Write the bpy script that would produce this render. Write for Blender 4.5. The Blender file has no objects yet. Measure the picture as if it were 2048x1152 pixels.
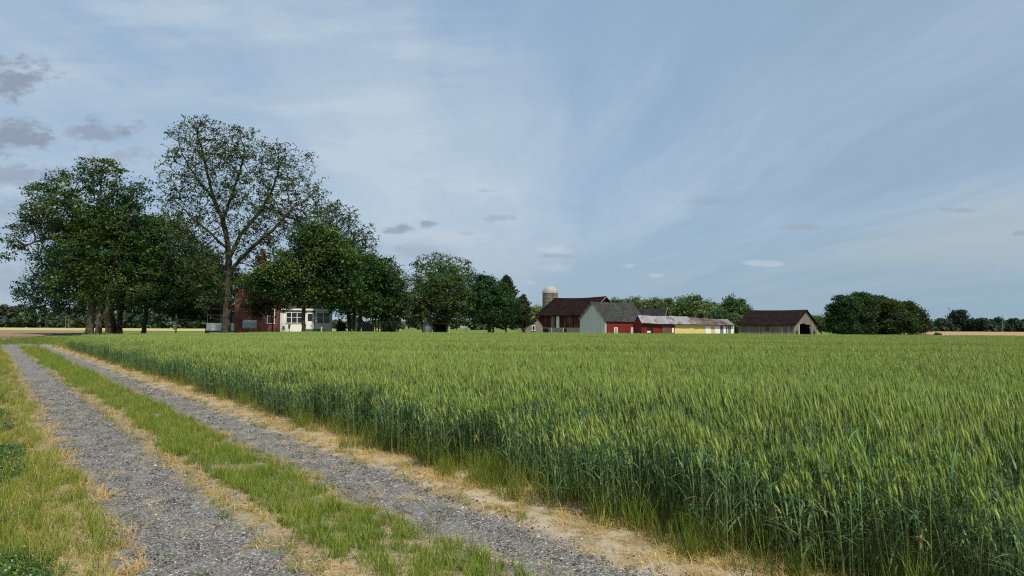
import bpy, math, random
import numpy as np
from mathutils import Vector, noise as mnoise

rng = np.random.default_rng(7)
random.seed(7)
R = math.radians
scene = bpy.context.scene
COL = scene.collection

# ------------------------------------------------------------------ camera
F = 1450.0                      # focal length, pixels of a 2048 wide picture
CAM_H = 1.6
PITCH = math.atan(78.9 / F)
ROLL = R(0.32)
fw = np.array([0, math.cos(PITCH), math.sin(PITCH)])
rt0 = np.array([1.0, 0, 0])
up0 = np.array([0, -math.sin(PITCH), math.cos(PITCH)])
RT = math.cos(ROLL) * rt0 + math.sin(ROLL) * up0
UP = -math.sin(ROLL) * rt0 + math.cos(ROLL) * up0
CAM = np.array([0, 0, CAM_H])

def ray(px, py):
    d = fw * F + RT * (px - 1024) - UP * (py - 576)
    return d / d[1]

def at(px, py, Y):
    """World point seen at a photo position, at a distance of Y metres ahead."""
    return CAM + ray(px, py) * Y

def T(y):
    """Height of the land: flat field, then a slight rise to the farmyard."""
    t = min(1.0, max(0.0, (y - 84) / 20.0))
    return 0.3 * t * t * (3 - 2 * t)

def base(px, Y):
    p = at(px, 655, Y)
    return np.array([p[0], Y, T(Y)])

cd = bpy.data.cameras.new("camera")
cam = bpy.data.objects.new("camera", cd)
COL.objects.link(cam)
from mathutils import Matrix
M = Matrix.Identity(4)
for i in range(3):
    M[i][0] = RT[i]; M[i][1] = UP[i]; M[i][2] = -fw[i]; M[i][3] = CAM[i]
cam.matrix_world = M
cd.sensor_width = 36.0
cd.lens = 36.0 * F / 2048.0
cd.clip_start = 0.05
cd.clip_end = 6000
scene.camera = cam

# ------------------------------------------------------------------ node helpers
class NT:
    def __init__(s, tree):
        s.t = tree
    def n(s, typ, inp=None, **props):
        nd = s.t.nodes.new(typ)
        for k, v in props.items():
            setattr(nd, k, v)
        for k, v in (inp or {}).items():
            if isinstance(v, bpy.types.NodeSocket):
                s.t.links.new(v, nd.inputs[k])
            else:
                nd.inputs[k].default_value = v
        return nd
    def m(s, op, a, b=None, c=None, clamp=False):
        nd = s.t.nodes.new('ShaderNodeMath'); nd.operation = op; nd.use_clamp = clamp
        for i, v in enumerate((a, b, c)):
            if v is None: continue
            if isinstance(v, bpy.types.NodeSocket): s.t.links.new(v, nd.inputs[i])
            else: nd.inputs[i].default_value = v
        return nd.outputs[0]
    def sm(s, v, lo, hi):
        nd = s.t.nodes.new('ShaderNodeMapRange'); nd.interpolation_type = 'SMOOTHSTEP'
        s.t.links.new(v, nd.inputs[0])
        nd.inputs[1].default_value = lo; nd.inputs[2].default_value = hi
        nd.inputs[3].default_value = 0; nd.inputs[4].default_value = 1
        return nd.outputs[0]
    def noise(s, vec, scale, detail=4, rough=0.55):
        return s.n('ShaderNodeTexNoise', {'Vector': vec, 'Scale': scale, 'Detail': detail, 'Roughness': rough}).outputs[0]
    def mix(s, f, a, b):
        nd = s.t.nodes.new('ShaderNodeMix'); nd.data_type = 'RGBA'
        for i, v in ((0, f), (6, a), (7, b)):
            if isinstance(v, bpy.types.NodeSocket): s.t.links.new(v, nd.inputs[i])
            elif i == 0: nd.inputs[0].default_value = v
            else: nd.inputs[i].default_value = (*v, 1) if len(v) == 3 else v
        return nd.outputs[2]
    def scalevec(s, vec, sx, sy, sz, rz=0):
        return s.n('ShaderNodeMapping', {'Vector': vec, 'Scale': (sx, sy, sz), 'Rotation': (0, 0, rz)}).outputs[0]
    def xyz(s, vec):
        return s.n('ShaderNodeSeparateXYZ', {0: vec}).outputs
    def ramp(s, f, stops):
        nd = s.t.nodes.new('ShaderNodeValToRGB')
        e = nd.color_ramp.elements
        while len(e) < len(stops): e.new(0.5)
        for el, (p, c) in zip(e, stops):
            el.position = p; el.color = (*c, 1)
        s.t.links.new(f, nd.inputs[0])
        return nd.outputs[0]

def material(name):
    m = bpy.data.materials.new(name); m.use_nodes = True
    m.node_tree.nodes.clear()
    nt = NT(m.node_tree)
    nt.out = nt.n('ShaderNodeOutputMaterial')
    return m, nt

def finish(nt, color, rough=0.8, bump=None, bdist=0.02, bstr=0.6, spec=0.3, metal=0.0):
    p = nt.n('ShaderNodeBsdfPrincipled')
    def put(i, v):
        if isinstance(v, bpy.types.NodeSocket): nt.t.links.new(v, p.inputs[i])
        elif i == 'Base Color': p.inputs[i].default_value = (*v, 1)
        else: p.inputs[i].default_value = v
    put('Base Color', color); put('Roughness', rough); put('Specular IOR Level', spec); put('Metallic', metal)
    if bump is not None:
        b = nt.n('ShaderNodeBump', {'Height': bump, 'Distance': bdist, 'Strength': bstr})
        nt.t.links.new(b.outputs[0], p.inputs['Normal'])
    nt.t.links.new(p.outputs[0], nt.out.inputs[0])
    return p

# ------------------------------------------------------------------ mesh helpers
def set_attr(me, name, typ, arr, domain='POINT'):
    a = me.attributes.new(name, typ, domain)
    key = {'FLOAT': 'value', 'INT': 'value', 'FLOAT_VECTOR': 'vector', 'FLOAT_COLOR': 'color'}[typ]
    a.data.foreach_set(key, np.ascontiguousarray(arr, dtype=np.int32 if typ == 'INT' else np.float32).ravel())

def np_mesh(name, V, Q, col=None, smooth=False):
    """Mesh of quads (n x 4) from numpy arrays."""
    me = bpy.data.meshes.new(name)
    V = np.asarray(V, np.float32); Q = np.asarray(Q, np.int32)
    me.vertices.add(len(V)); me.vertices.foreach_set('co', V.ravel())
    me.loops.add(Q.size); me.loops.foreach_set('vertex_index', Q.ravel())
    me.polygons.add(len(Q))
    me.polygons.foreach_set('loop_start', np.arange(0, Q.size, 4, dtype=np.int32))
    me.polygons.foreach_set('loop_total', np.full(len(Q), 4, np.int32))
    if smooth:
        me.polygons.foreach_set('use_smooth', np.ones(len(Q), bool))
    me.update(calc_edges=True)
    if col is not None:
        c = np.ones((len(V), 4), np.float32); c[:, :3] = col
        set_attr(me, 'col', 'FLOAT_COLOR', c)
    return me

class MB:
    """Collects shapes in local coordinates, then links them as one mesh object."""
    def __init__(s): s.v = []; s.f = []
    def add(s, vs, fs):
        o = len(s.v); s.v += [tuple(map(float, v)) for v in vs]; s.f += [tuple(i + o for i in f) for f in fs]
    def box(s, x0, x1, y0, y1, z0, z1):
        s.add([(x, y, z) for x in (x0, x1) for y in (y0, y1) for z in (z0, z1)],
              [(0, 1, 3, 2), (4, 6, 7, 5), (0, 4, 5, 1), (2, 3, 7, 6), (0, 2, 6, 4), (1, 5, 7, 3)])
    def prism(s, pts, n):
        """Polygon (3-D points, in order) pushed along n."""
        k = len(pts); n = np.array(n); P = [np.array(p, float) for p in pts]
        s.add(P + [p + n for p in P],
              [tuple(range(k)), tuple(range(2 * k - 1, k - 1, -1))] + [(i, (i + 1) % k, (i + 1) % k + k, i + k) for i in range(k)])
    def tube(s, a, b, r0, r1=None, k=8, cap=True):
        a = Vector(a); b = Vector(b); r1 = r0 if r1 is None else r1
        d = (b - a).normalized(); u = d.orthogonal().normalized(); w = d.cross(u)
        vs = [tuple(p + (u * math.cos(t) + w * math.sin(t)) * r) for p, r in ((a, r0), (b, r1)) for t in [2 * math.pi * i / k for i in range(k)]]
        fs = [(i, (i + 1) % k, (i + 1) % k + k, i + k) for i in range(k)]
        if cap: fs += [tuple(range(k))[::-1], tuple(range(k, 2 * k))]
        s.add(vs, fs)
    def lathe(s, prof, k=24, c=(0, 0, 0)):
        vs = [(c[0] + r * math.cos(2 * math.pi * i / k), c[1] + r * math.sin(2 * math.pi * i / k), c[2] + z) for r, z in prof for i in range(k)]
        fs = [(j * k + i, j * k + (i + 1) % k, (j + 1) * k + (i + 1) % k, (j + 1) * k + i) for j in range(len(prof) - 1) for i in range(k)]
        s.add(vs, fs)
    def build(s, name, mat, parent=None, smooth=False, bevel=0, label=None):
        me = bpy.data.meshes.new(name); me.from_pydata(s.v, [], s.f)
        import bmesh
        bm = bmesh.new(); bm.from_mesh(me)
        bmesh.ops.recalc_face_normals(bm, faces=bm.faces)
        bm.to_mesh(me); bm.free()
        if smooth:
            me.polygons.foreach_set('use_smooth', np.ones(len(me.polygons), bool))
        me.materials.append(mat)
        o = bpy.data.objects.new(name, me); COL.objects.link(o)
        if parent is not None: o.parent = parent
        if bevel:
            md = o.modifiers.new('bevel', 'BEVEL'); md.width = bevel; md.segments = 2
        if label: o['label'] = label
        return o

def obj(name, me, mat, parent=None):
    if mat is not None: me.materials.append(mat)
    o = bpy.data.objects.new(name, me); COL.objects.link(o)
    if parent is not None: o.parent = parent
    return o

def tag(o, label=None, cat=None, group=None, kind=None):
    if label: o['label'] = label
    if cat: o['category'] = cat
    if group: o['group'] = group
    if kind: o['kind'] = kind
    return o

def thing(name, label, cat, loc, rotz=0, group=None):
    o = bpy.data.objects.new(name, None); COL.objects.link(o)
    o.empty_display_size = 0.2
    o.location = [float(x) for x in loc]; o.rotation_euler = (0, 0, rotz)
    return tag(o, label, cat, group)

# ------------------------------------------------------------------ the track's own coordinates
VPX = -20
TA = (VPX - 1024) / F
DIR = np.array([TA, 1.0]); DIR /= np.linalg.norm(DIR)       # along the track
NRM = np.array([DIR[1], -DIR[0]])                           # to its right (towards the wheat)
def uv_of(x, y): return x * NRM[0] + y * NRM[1], x * DIR[0] + y * DIR[1]
def xy_of(u, v): return u * NRM[0] + v * DIR[0], u * NRM[1] + v * DIR[1]

# ------------------------------------------------------------------ materials
def mat_attr(name, transl=0.25, rough=0.6, spec=0.25):
    """Leaf and blade material: colour of each leaf from the mesh, some light passes through."""
    m, nt = material(name)
    a = nt.n('ShaderNodeAttribute', attribute_name='col').outputs['Color']
    p = nt.n('ShaderNodeBsdfPrincipled', {'Base Color': a, 'Roughness': rough, 'Specular IOR Level': spec})
    t = nt.n('ShaderNodeBsdfTranslucent', {'Color': nt.mix(0.5, a, nt.n('ShaderNodeGamma', {0: a, 1: 0.85}).outputs[0])})
    mx = nt.n('ShaderNodeMixShader', {0: transl, 1: p.outputs[0], 2: t.outputs[0]})
    nt.t.links.new(mx.outputs[0], nt.out.inputs[0])
    return m

M_LEAF = mat_attr('leaves', 0.25, 0.8, 0.06)
M_BLADE = mat_attr('blades', 0.3, 0.5, 0.3)
M_STRAW = mat_attr('straw', 0.2, 0.7, 0.2)

def mat_bark(name, c0, c1):
    m, nt = material(name)
    P = nt.n('ShaderNodeTexCoord').outputs['Object']
    n1 = nt.noise(nt.scalevec(P, 6, 6, 1.2), 2.0, 6, 0.65)
    n2 = nt.noise(P, 0.8, 3)
    c = nt.mix(nt.sm(n1, 0.35, 0.68), c0, c1)
    c = nt.mix(nt.m('MULTIPLY', nt.sm(n2, 0.5, 0.7), 0.35), c, (0.06, 0.065, 0.035))
    finish(nt, c, 0.9, n1, 0.08, 0.9, 0.15)
    return m
M_BARK = mat_bark('bark', (0.035, 0.028, 0.02), (0.10, 0.08, 0.058))
M_BARK_MID = mat_bark('grey_bark', (0.075, 0.06, 0.045), (0.19, 0.155, 0.12))
M_BARK_PALE = mat_bark('pale_bark', (0.13, 0.10, 0.07), (0.30, 0.25, 0.19))

def mat_boards(name, paint, worn, wear, boards=0.22, rough=0.85, dark=None, pvar=0.35):
    """Vertical boards: each board its own tone, paint worn off in streaks."""
    m, nt = material(name)
    P = nt.n('ShaderNodeTexCoord').outputs['Object']
    x, y, z = nt.xyz(P)
    s = nt.m('ADD', x, y)
    cell = nt.m('FLOOR', nt.m('DIVIDE', s, boards))
    fr = nt.m('FRACT', nt.m('DIVIDE', s, boards))
    rnd = nt.n('ShaderNodeTexWhiteNoise', {'W': cell}, noise_dimensions='1D').outputs['Value']
    streak = nt.noise(nt.scalevec(P, 5, 5, 0.55), 1.6, 7, 0.65)
    big = nt.noise(P, 0.5, 3)
    w = nt.m('ADD', nt.m('ADD', nt.m('MULTIPLY', streak, 0.6), nt.m('MULTIPLY', rnd, 0.22)), nt.m('MULTIPLY', big, 0.3))
    wf = nt.sm(w, 0.72 - wear * 0.4, 0.86 - wear * 0.4)
    c = nt.mix(wf, paint, worn)
    tone = nt.m('ADD', 1 - pvar / 2, nt.m('MULTIPLY', rnd, pvar))
    fine = nt.m('ADD', 0.82, nt.m('MULTIPLY', nt.noise(nt.scalevec(P, 12, 12, 1), 3, 4), 0.36))
    c = nt.n('ShaderNodeVectorMath', {0: c, 3: nt.m('MULTIPLY', tone, fine)}, operation='SCALE').outputs[0]
    gap = nt.m('MULTIPLY', nt.sm(fr, 0.0, 0.07), nt.sm(nt.m('SUBTRACT', 1.0, fr), 0.0, 0.07))
    if dark:
        dk = nt.sm(nt.noise(nt.scalevec(P, 3, 3, 0.35), 1.2, 5), 0.55, 0.75)
        c = nt.mix(nt.m('MULTIPLY', dk, 0.75), c, dark)
    c = nt.mix(gap, (0.02, 0.018, 0.016), c)
    finish(nt, c, rough, gap, 0.02, 0.7, 0.2)
    return m

def mat_shingle(name, c0, c1, c2, rows=0.3, axis=2):
    m, nt = material(name)
    P = nt.n('ShaderNodeTexCoord').outputs['Object']
    x, y, z = nt.xyz(P)
    fr = nt.m('FRACT', nt.m('DIVIDE', z, rows))
    cell = nt.n('ShaderNodeTexVoronoi', {'Vector': nt.scalevec(P, 2.2, 2.2, 5), 'Scale': 1.0}).outputs['Color']
    n1 = nt.noise(P, 0.7, 5, 0.65); n2 = nt.noise(nt.scalevec(P, 2, 2, 0.5), 1.6, 4)
    c = nt.mix(nt.sm(n1, 0.35, 0.65), c0, c1)
    c = nt.mix(nt.m('MULTIPLY', nt.sm(n2, 0.5, 0.72), 0.6), c, c2)
    v = nt.m('ADD', 0.75, nt.m('MULTIPLY', nt.xyz(cell)[0], 0.5))
    c = nt.n('ShaderNodeVectorMath', {0: c, 3: v}, operation='SCALE').outputs[0]
    c = nt.mix(nt.sm(fr, 0.0, 0.16), nt.n('ShaderNodeVectorMath', {0: c, 3: 0.55}, operation='SCALE').outputs[0], c)
    finish(nt, c, 0.95, fr, 0.02, 0.5, 0.06)
    return m

def mat_metal(name, c0, c1, rust, lo, hi, wav=14.0):
    m, nt = material(name)
    P = nt.n('ShaderNodeTexCoord').outputs['Object']
    x, y, z = nt.xyz(P)
    w = nt.m('SINE', nt.m('MULTIPLY', x, wav))
    sheet = nt.n('ShaderNodeTexWhiteNoise', {'W': nt.m('FLOOR', nt.m('DIVIDE', x, 0.8))}, noise_dimensions='1D').outputs['Value']
    n1 = nt.noise(nt.scalevec(P, 1.5, 0.6, 0.6), 0.9, 6, 0.6)
    c = nt.mix(nt.m('ADD', nt.m('MULTIPLY', sheet, 0.6), nt.m('MULTIPLY', n1, 0.4)), c0, c1)
    rs = nt.sm(nt.m('ADD', n1, nt.m('MULTIPLY', sheet, 0.16)), lo, hi)
    c = nt.mix(rs, c, rust)
    finish(nt, c, 0.55, w, 0.02, 0.5, 0.5, 0.15)
    return m

def mat_plain(name, c, var=0.15, rough=0.7, scale=2.0, spec=0.3, metal=0.0, dirt=None):
    m, nt = material(name)
    P = nt.n('ShaderNodeTexCoord').outputs['Object']
    n1 = nt.noise(P, scale, 6, 0.6)
    lo = tuple(x * (1 - var) for x in c); hi = tuple(min(1, x * (1 + var)) for x in c)
    k = nt.mix(nt.sm(n1, 0.3, 0.7), lo, hi)
    if dirt:
        n2 = nt.noise(nt.scalevec(P, 3, 3, 0.6), scale, 5)
        k = nt.mix(nt.m('MULTIPLY', nt.sm(n2, 0.5, 0.75), 0.6), k, dirt)
    finish(nt, k, rough, n1, 0.01, 0.3, spec, metal)
    return m

def mat_brick(name):
    m, nt = material(name)
    P = nt.n('ShaderNodeTexCoord').outputs['Object']
    x, y, z = nt.xyz(P)
    v = nt.n('ShaderNodeCombineXYZ', {0: nt.m('ADD', x, y), 1: z, 2: 0.0}).outputs[0]
    b = nt.n('ShaderNodeTexBrick', {'Vector': v, 'Color1': (0.20, 0.07, 0.042, 1), 'Color2': (0.13, 0.046, 0.032, 1), 'Mortar': (0.17, 0.12, 0.10, 1),
                                    'Scale': 1.0, 'Mortar Size': 0.008, 'Brick Width': 0.22, 'Row Height': 0.075})
    n1 = nt.noise(P, 1.3, 5)
    c = nt.mix(nt.m('MULTIPLY', nt.sm(n1, 0.45, 0.7), 0.45), b.outputs[0], (0.13, 0.055, 0.04))
    finish(nt, c, 0.9, b.outputs[1], 0.01, -0.4, 0.15)
    return m

def mat_stone(name, c0, c1, scale=2.2):
    m, nt = material(name)
    P = nt.n('ShaderNodeTexCoord').outputs['Object']
    vo = nt.n('ShaderNodeTexVoronoi', {'Vector': nt.scalevec(P, 1, 1, 1.8), 'Scale': scale})
    n1 = nt.noise(P, 3, 6)
    c = nt.mix(nt.xyz(vo.outputs['Color'])[0], c0, c1)
    c = nt.mix(nt.m('MULTIPLY', nt.sm(n1, 0.45, 0.75), 0.5), c, (0.10, 0.095, 0.075))
    finish(nt, c, 0.9, vo.outputs['Distance'], 0.03, 0.4, 0.2)
    return m

M_BRICK = mat_brick('red_brick')
M_WHITE = mat_boards('white_siding', (0.80, 0.80, 0.78), (0.66, 0.66, 0.63), 0.1, 5.0, 0.7, pvar=0.05)
M_TRIM = mat_plain('white_trim', (0.78, 0.78, 0.76), 0.06, 0.6)
M_GLASS = mat_plain('dark_glass', (0.018, 0.022, 0.026), 0.2, 0.08, 1.0, 0.6)
M_DARK = mat_plain('dark_void', (0.012, 0.011, 0.010), 0.2, 0.9)  # near-black colour standing in for unlit interiors
M_ROOFDARK = mat_shingle('dark_shingles', (0.026, 0.017, 0.016), (0.048, 0.029, 0.026), (0.075, 0.042, 0.034))
M_ROOFRUST = mat_shingle('rusty_dark_roof', (0.008, 0.005, 0.005), (0.016, 0.009, 0.008), (0.034, 0.017, 0.013))
M_ROOFGREY = mat_shingle('grey_shingles', (0.034, 0.036, 0.036), (0.047, 0.049, 0.048), (0.062, 0.062, 0.06), 0.22)
M_ROOFBLACK = mat_shingle('black_shingles', (0.018, 0.017, 0.018), (0.028, 0.026, 0.027), (0.04, 0.036, 0.034))
M_BARNRED = mat_boards('barn_red_boards', (0.085, 0.014, 0.014), (0.19, 0.14, 0.125), 0.34, 0.3, dark=(0.02, 0.012, 0.012), pvar=0.6)
M_SHEDRED = mat_boards('red_boards', (0.19, 0.019, 0.017), (0.10, 0.030, 0.026), 0.30, 0.25, dark=(0.12, 0.02, 0.018), pvar=0.3)
M_GABLEWHITE = mat_boards('white_boards', (0.68, 0.67, 0.65), (0.50, 0.495, 0.48), 0.2, 0.3, pvar=0.14)
M_GREYWOOD = mat_boards('weathered_boards', (0.20, 0.17, 0.15), (0.32, 0.29, 0.26), 0.25, 0.3, dark=(0.06, 0.048, 0.04), pvar=0.5)
M_YELLOW = mat_plain('yellow_paint', (0.66, 0.50, 0.20), 0.1, 0.8, 1.5, dirt=(0.5, 0.42, 0.24))
M_WHITEDOOR = mat_plain('white_door_paint', (0.74, 0.75, 0.76), 0.06, 0.7)
M_GREYDOOR = mat_boards('grey_boards', (0.17, 0.17, 0.165), (0.28, 0.28, 0.27), 0.2, 0.25)
M_BROWNDOOR = mat_boards('brown_worn_boards', (0.14, 0.075, 0.065), (0.21, 0.15, 0.14), 0.25, 0.2)
M_SILVER = mat_metal('silver_roof_metal', (0.20, 0.20, 0.21), (0.30, 0.30, 0.31), (0.14, 0.11, 0.10), 0.60, 0.75)
M_PATCHED = mat_metal('patched_roof_metal', (0.29, 0.29, 0.30), (0.21, 0.205, 0.205), (0.15, 0.10, 0.08), 0.56, 0.72)
M_RUSTY = mat_metal('rusty_roof_metal', (0.17, 0.13, 0.115), (0.125, 0.08, 0.068), (0.07, 0.03, 0.024), 0.48, 0.68)
M_STONE = mat_stone('field_stone', (0.15, 0.14, 0.125), (0.24, 0.225, 0.20))
M_CONCRETE = mat_plain('silo_dome_paint', (0.31, 0.305, 0.29), 0.12, 0.7, 1.2, dirt=(0.22, 0.20, 0.17))
M_TANK = mat_plain('tank_paint', (0.50, 0.51, 0.51), 0.1, 0.45, 3.0, 0.4, 0.1)
M_STEEL = mat_plain('grey_steel', (0.12, 0.12, 0.12), 0.2, 0.5, 4.0, 0.4, 0.4)
M_POST = mat_plain('weathered_post', (0.17, 0.15, 0.12), 0.3, 0.9, 6.0)
M_PALEBOX = mat_plain('tan_box_paint', (0.42, 0.33, 0.19), 0.15, 0.8)
M_PALEPOST = mat_plain('pale_post_paint', (0.5, 0.48, 0.43), 0.15, 0.8)
M_GREYPANEL = mat_plain('grey_panel', (0.13, 0.14, 0.15), 0.2, 0.7)
M_STEPS = mat_plain('dark_concrete', (0.10, 0.10, 0.095), 0.2, 0.9)

# silo staves: concrete blocks with steel hoops
def mat_silo():
    m, nt = material('silo_staves')
    P = nt.n('ShaderNodeTexCoord').outputs['Object']
    x, y, z = nt.xyz(P)
    ang = nt.m('MULTIPLY', nt.m('ARCTAN2', y, x), 1.87)
    v = nt.n('ShaderNodeCombineXYZ', {0: ang, 1: z, 2: 0.0}).outputs[0]
    b = nt.n('ShaderNodeTexBrick', {'Vector': v, 'Color1': (0.25, 0.215, 0.165, 1), 'Color2': (0.18, 0.155, 0.12, 1), 'Mortar': (0.09, 0.08, 0.065, 1),
                                    'Scale': 1.0, 'Mortar Size': 0.02, 'Brick Width': 0.34, 'Row Height': 0.8})
    n1 = nt.noise(nt.scalevec(P, 2, 2, 0.4), 1.2, 5)
    c = nt.mix(nt.m('MULTIPLY', nt.sm(n1, 0.45, 0.7), 0.6), b.outputs[0], (0.11, 0.095, 0.07))
    finish(nt, c, 0.9, b.outputs[1], 0.02, -0.4, 0.2)
    return m
M_SILO = mat_silo()

# ground materials
def soil_mix(nt, P):
    """Straw, bare soil and pale sand, as colour."""
    n1 = nt.noise(P, 1.1, 5, 0.6); n2 = nt.noise(P, 7.0, 5, 0.65); n3 = nt.noise(nt.scalevec(P, 40, 40, 40), 1.0, 3)
    c = nt.mix(nt.sm(n1, 0.4, 0.6), (0.17, 0.125, 0.07), (0.29, 0.22, 0.125))
    c = nt.mix(nt.sm(n2, 0.48, 0.66), c, (0.15, 0.125, 0.055))
    c = nt.mix(nt.m('MULTIPLY', nt.sm(n3, 0.5, 0.7), 0.5), c, (0.38, 0.31, 0.2))
    return c, n1, n2, n3

def mat_drive():
    m, nt = material('gravel_track')
    P = nt.n('ShaderNodeNewGeometry').outputs['Position']
    u = nt.n('ShaderNodeVectorMath', {0: P, 1: (NRM[0], NRM[1], 0)}, operation='DOT_PRODUCT').outputs['Value']
    y = nt.xyz(P)[1]
    w1 = nt.m('MULTIPLY', nt.m('SUBTRACT', nt.noise(P, 0.55, 3), 0.5), 0.55)
    w2 = nt.m('MULTIPLY', nt.m('SUBTRACT', nt.noise(P, 3.2, 4, 0.65), 0.5), 0.55)
    uu = nt.m('ADD', nt.m('ADD', u, w1), w2)
    def band(a, b, s=0.10):
        return nt.m('MULTIPLY', nt.sm(uu, a - s, a + s), nt.m('SUBTRACT', 1.0, nt.sm(uu, b - s, b + s)))
    g = nt.m('MAXIMUM', band(0.78, 1.80), band(2.76, 3.60))
    yard = nt.m('MULTIPLY', nt.sm(nt.m('ADD', y, nt.m('MULTIPLY', w1, 8.0)), 45, 50), nt.m('MULTIPLY', nt.sm(uu, 0.0, 0.4), nt.m('SUBTRACT', 1.0, nt.sm(uu, 3.4, 3.8))))
    g = nt.m('MAXIMUM', g, yard)
    g = nt.m('MULTIPLY', g, nt.m('SUBTRACT', 1.0, nt.sm(y, 60, 63)))
    # thin places where soil and straw show through the gravel
    thin = nt.m('MULTIPLY', nt.sm(nt.noise(P, 1.7, 5, 0.7), 0.57, 0.68), 0.65)
    g = nt.m('MULTIPLY', g, nt.m('SUBTRACT', 1.0, thin))
    # stones
    vo = nt.n('ShaderNodeTexVoronoi', {'Vector': P, 'Scale': 60.0, 'Randomness': 1.0})
    vs = nt.n('ShaderNodeTexVoronoi', {'Vector': P, 'Scale': 120.0, 'Randomness': 1.0})
    r1 = nt.xyz(vo.outputs['Color'])[0]; r2 = nt.xyz(vs.outputs['Color'])[0]
    st = nt.ramp(r1, [(0.0, (0.050, 0.048, 0.046)), (0.5, (0.122, 0.118, 0.113)), (0.84, (0.20, 0.195, 0.188)), (1.0, (0.60, 0.595, 0.58))])
    s2 = nt.ramp(r2, [(0.0, (0.040, 0.039, 0.037)), (0.6, (0.138, 0.133, 0.127)), (1.0, (0.42, 0.415, 0.405))])
    c_g = nt.mix(0.5, st, s2)
    tone = nt.noise(P, 0.8, 4, 0.6)
    c_g = nt.mix(nt.m('MULTIPLY', nt.sm(tone, 0.4, 0.65), 0.35), c_g, (0.115, 0.10, 0.088))
    c_s, n1, n2, n3 = soil_mix(nt, P)
    # pale sand along the foot of the wheat
    sand = nt.m('MULTIPLY', nt.m('MULTIPLY', nt.sm(uu, 3.35, 3.7), nt.m('SUBTRACT', 1.0, nt.sm(u, 4.2, 4.6))), nt.sm(nt.noise(P, 2.3, 5, 0.65), 0.46, 0.6))
    c_s = nt.mix(sand, c_s, nt.mix(n3, (0.27, 0.22, 0.15), (0.44, 0.39, 0.31)))
    # sprinkled stones outside the ruts
    sp = nt.m('MULTIPLY', nt.m('GREATER_THAN', r1, 0.82), nt.m('MULTIPLY', nt.sm(u, 0.3, 0.8), nt.m('SUBTRACT', 1.0, nt.sm(u, 3.6, 4.2))))
    c_s = nt.mix(nt.m('MULTIPLY', sp, 0.6), c_s, (0.30, 0.29, 0.28))
    gr = nt.sm(y, 58, 64)
    c_s = nt.mix(gr, c_s, (0.075, 0.10, 0.035))
    c = nt.mix(g, c_s, c_g)
    h = nt.m('ADD', nt.m('MULTIPLY', vo.outputs['Distance'], -1.0), nt.m('MULTIPLY', n2, 0.6))
    finish(nt, c, 0.9, h, 0.012, 0.7, 0.2)
    return m

def mat_ground():
    m, nt = material('lawn_ground')
    P = nt.n('ShaderNodeNewGeometry').outputs['Position']
    n1 = nt.noise(P, 0.035, 5, 0.6); n2 = nt.noise(P, 0.7, 5, 0.65); n3 = nt.noise(P, 9, 4)
    c = nt.mix(nt.sm(n1, 0.4, 0.62), (0.10, 0.14, 0.03), (0.15, 0.19, 0.045))
    c = nt.mix(nt.m('MULTIPLY', nt.sm(n2, 0.45, 0.7), 0.6), c, (0.15, 0.15, 0.055))
    c = nt.mix(nt.m('MULTIPLY', nt.sm(n3, 0.5, 0.7), 0.5), c, (0.06, 0.085, 0.025))
    finish(nt, c, 0.95, n3, 0.05, 0.8, 0.1)
    return m

def mat_field(name, c0, c1, c2, s1=0.05, stretch=(1, 0.25)):
    m, nt = material(name)
    P = nt.n('ShaderNodeNewGeometry').outputs['Position']
    n1 = nt.noise(nt.scalevec(P, stretch[1], stretch[0], 1), s1, 6, 0.6); n2 = nt.noise(P, 0.9, 5, 0.7)
    c = nt.mix(nt.sm(n1, 0.38, 0.62), c0, c1)
    c = nt.mix(nt.m('MULTIPLY', nt.sm(n2, 0.45, 0.7), 0.6), c, c2)
    finish(nt, c, 0.95, n2, 0.1, 0.8, 0.1)
    return m

# ------------------------------------------------------------------ the land
def sheet(name, xs, ys, zf, mat):
    X, Y = np.meshgrid(xs, ys)
    V = np.stack([X.ravel(), Y.ravel(), zf(X, Y).ravel()], 1)
    nx = len(xs); ny = len(ys)
    i = np.arange(nx - 1)[None, :] + nx * np.arange(ny - 1)[:, None]
    Q = np.stack([i, i + 1, i + 1 + nx, i + nx], -1).reshape(-1, 4)
    o = obj(name, np_mesh(name, V, Q, smooth=True), mat)
    return tag(o, kind='structure')

def Tn(Y):
    t = np.clip((Y - 84) / 20.0, 0, 1)
    return 0.3 * t * t * (3 - 2 * t)

ground = sheet('ground', np.array([-3000, -800, -300, -120, -80, -60, -40, -20, 0, 20, 40, 60, 80, 120, 300, 800, 3000.]),
               np.concatenate([[-400, -60, -10], np.arange(0, 130, 4.0), [160, 220, 320, 500, 900, 1600, 3000.]]),
               lambda X, Y: Tn(Y) - 0.06, mat_ground())
tag(ground, 'flat grassy land around the wheat field and farmyard', 'ground')

# track sheet, with shallow ruts
us = np.arange(-2.2, 5.01, 0.12); vs = np.concatenate([np.arange(-4, 24, 0.2), np.arange(24, 96, 0.8)])
U, Vv = np.meshgrid(us, vs)
X, Yg = xy_of(U, Vv)
rut = np.exp(-((U - 1.25) / 0.42) ** 2) + np.exp(-((U - 3.2) / 0.38) ** 2)
edge = np.clip((U + 2.2) / 1.0, 0, 1) * np.clip((5.0 - U) / 0.5, 0, 1)
Z = -0.05 * rut + 0.005 * rng.standard_normal(U.shape)
Z = np.where(edge < 1, -0.09 + (Z + 0.09) * edge, Z)
nx = len(us); ny = len(vs)
ii = np.arange(nx - 1)[None, :] + nx * np.arange(ny - 1)[:, None]
Q = np.stack([ii, ii + 1, ii + 1 + nx, ii + nx], -1).reshape(-1, 4)
drive = obj('gravel_road', np_mesh('gravel_road', np.stack([X.ravel(), Yg.ravel(), Z.ravel()], 1), Q, smooth=True), mat_drive())
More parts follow.
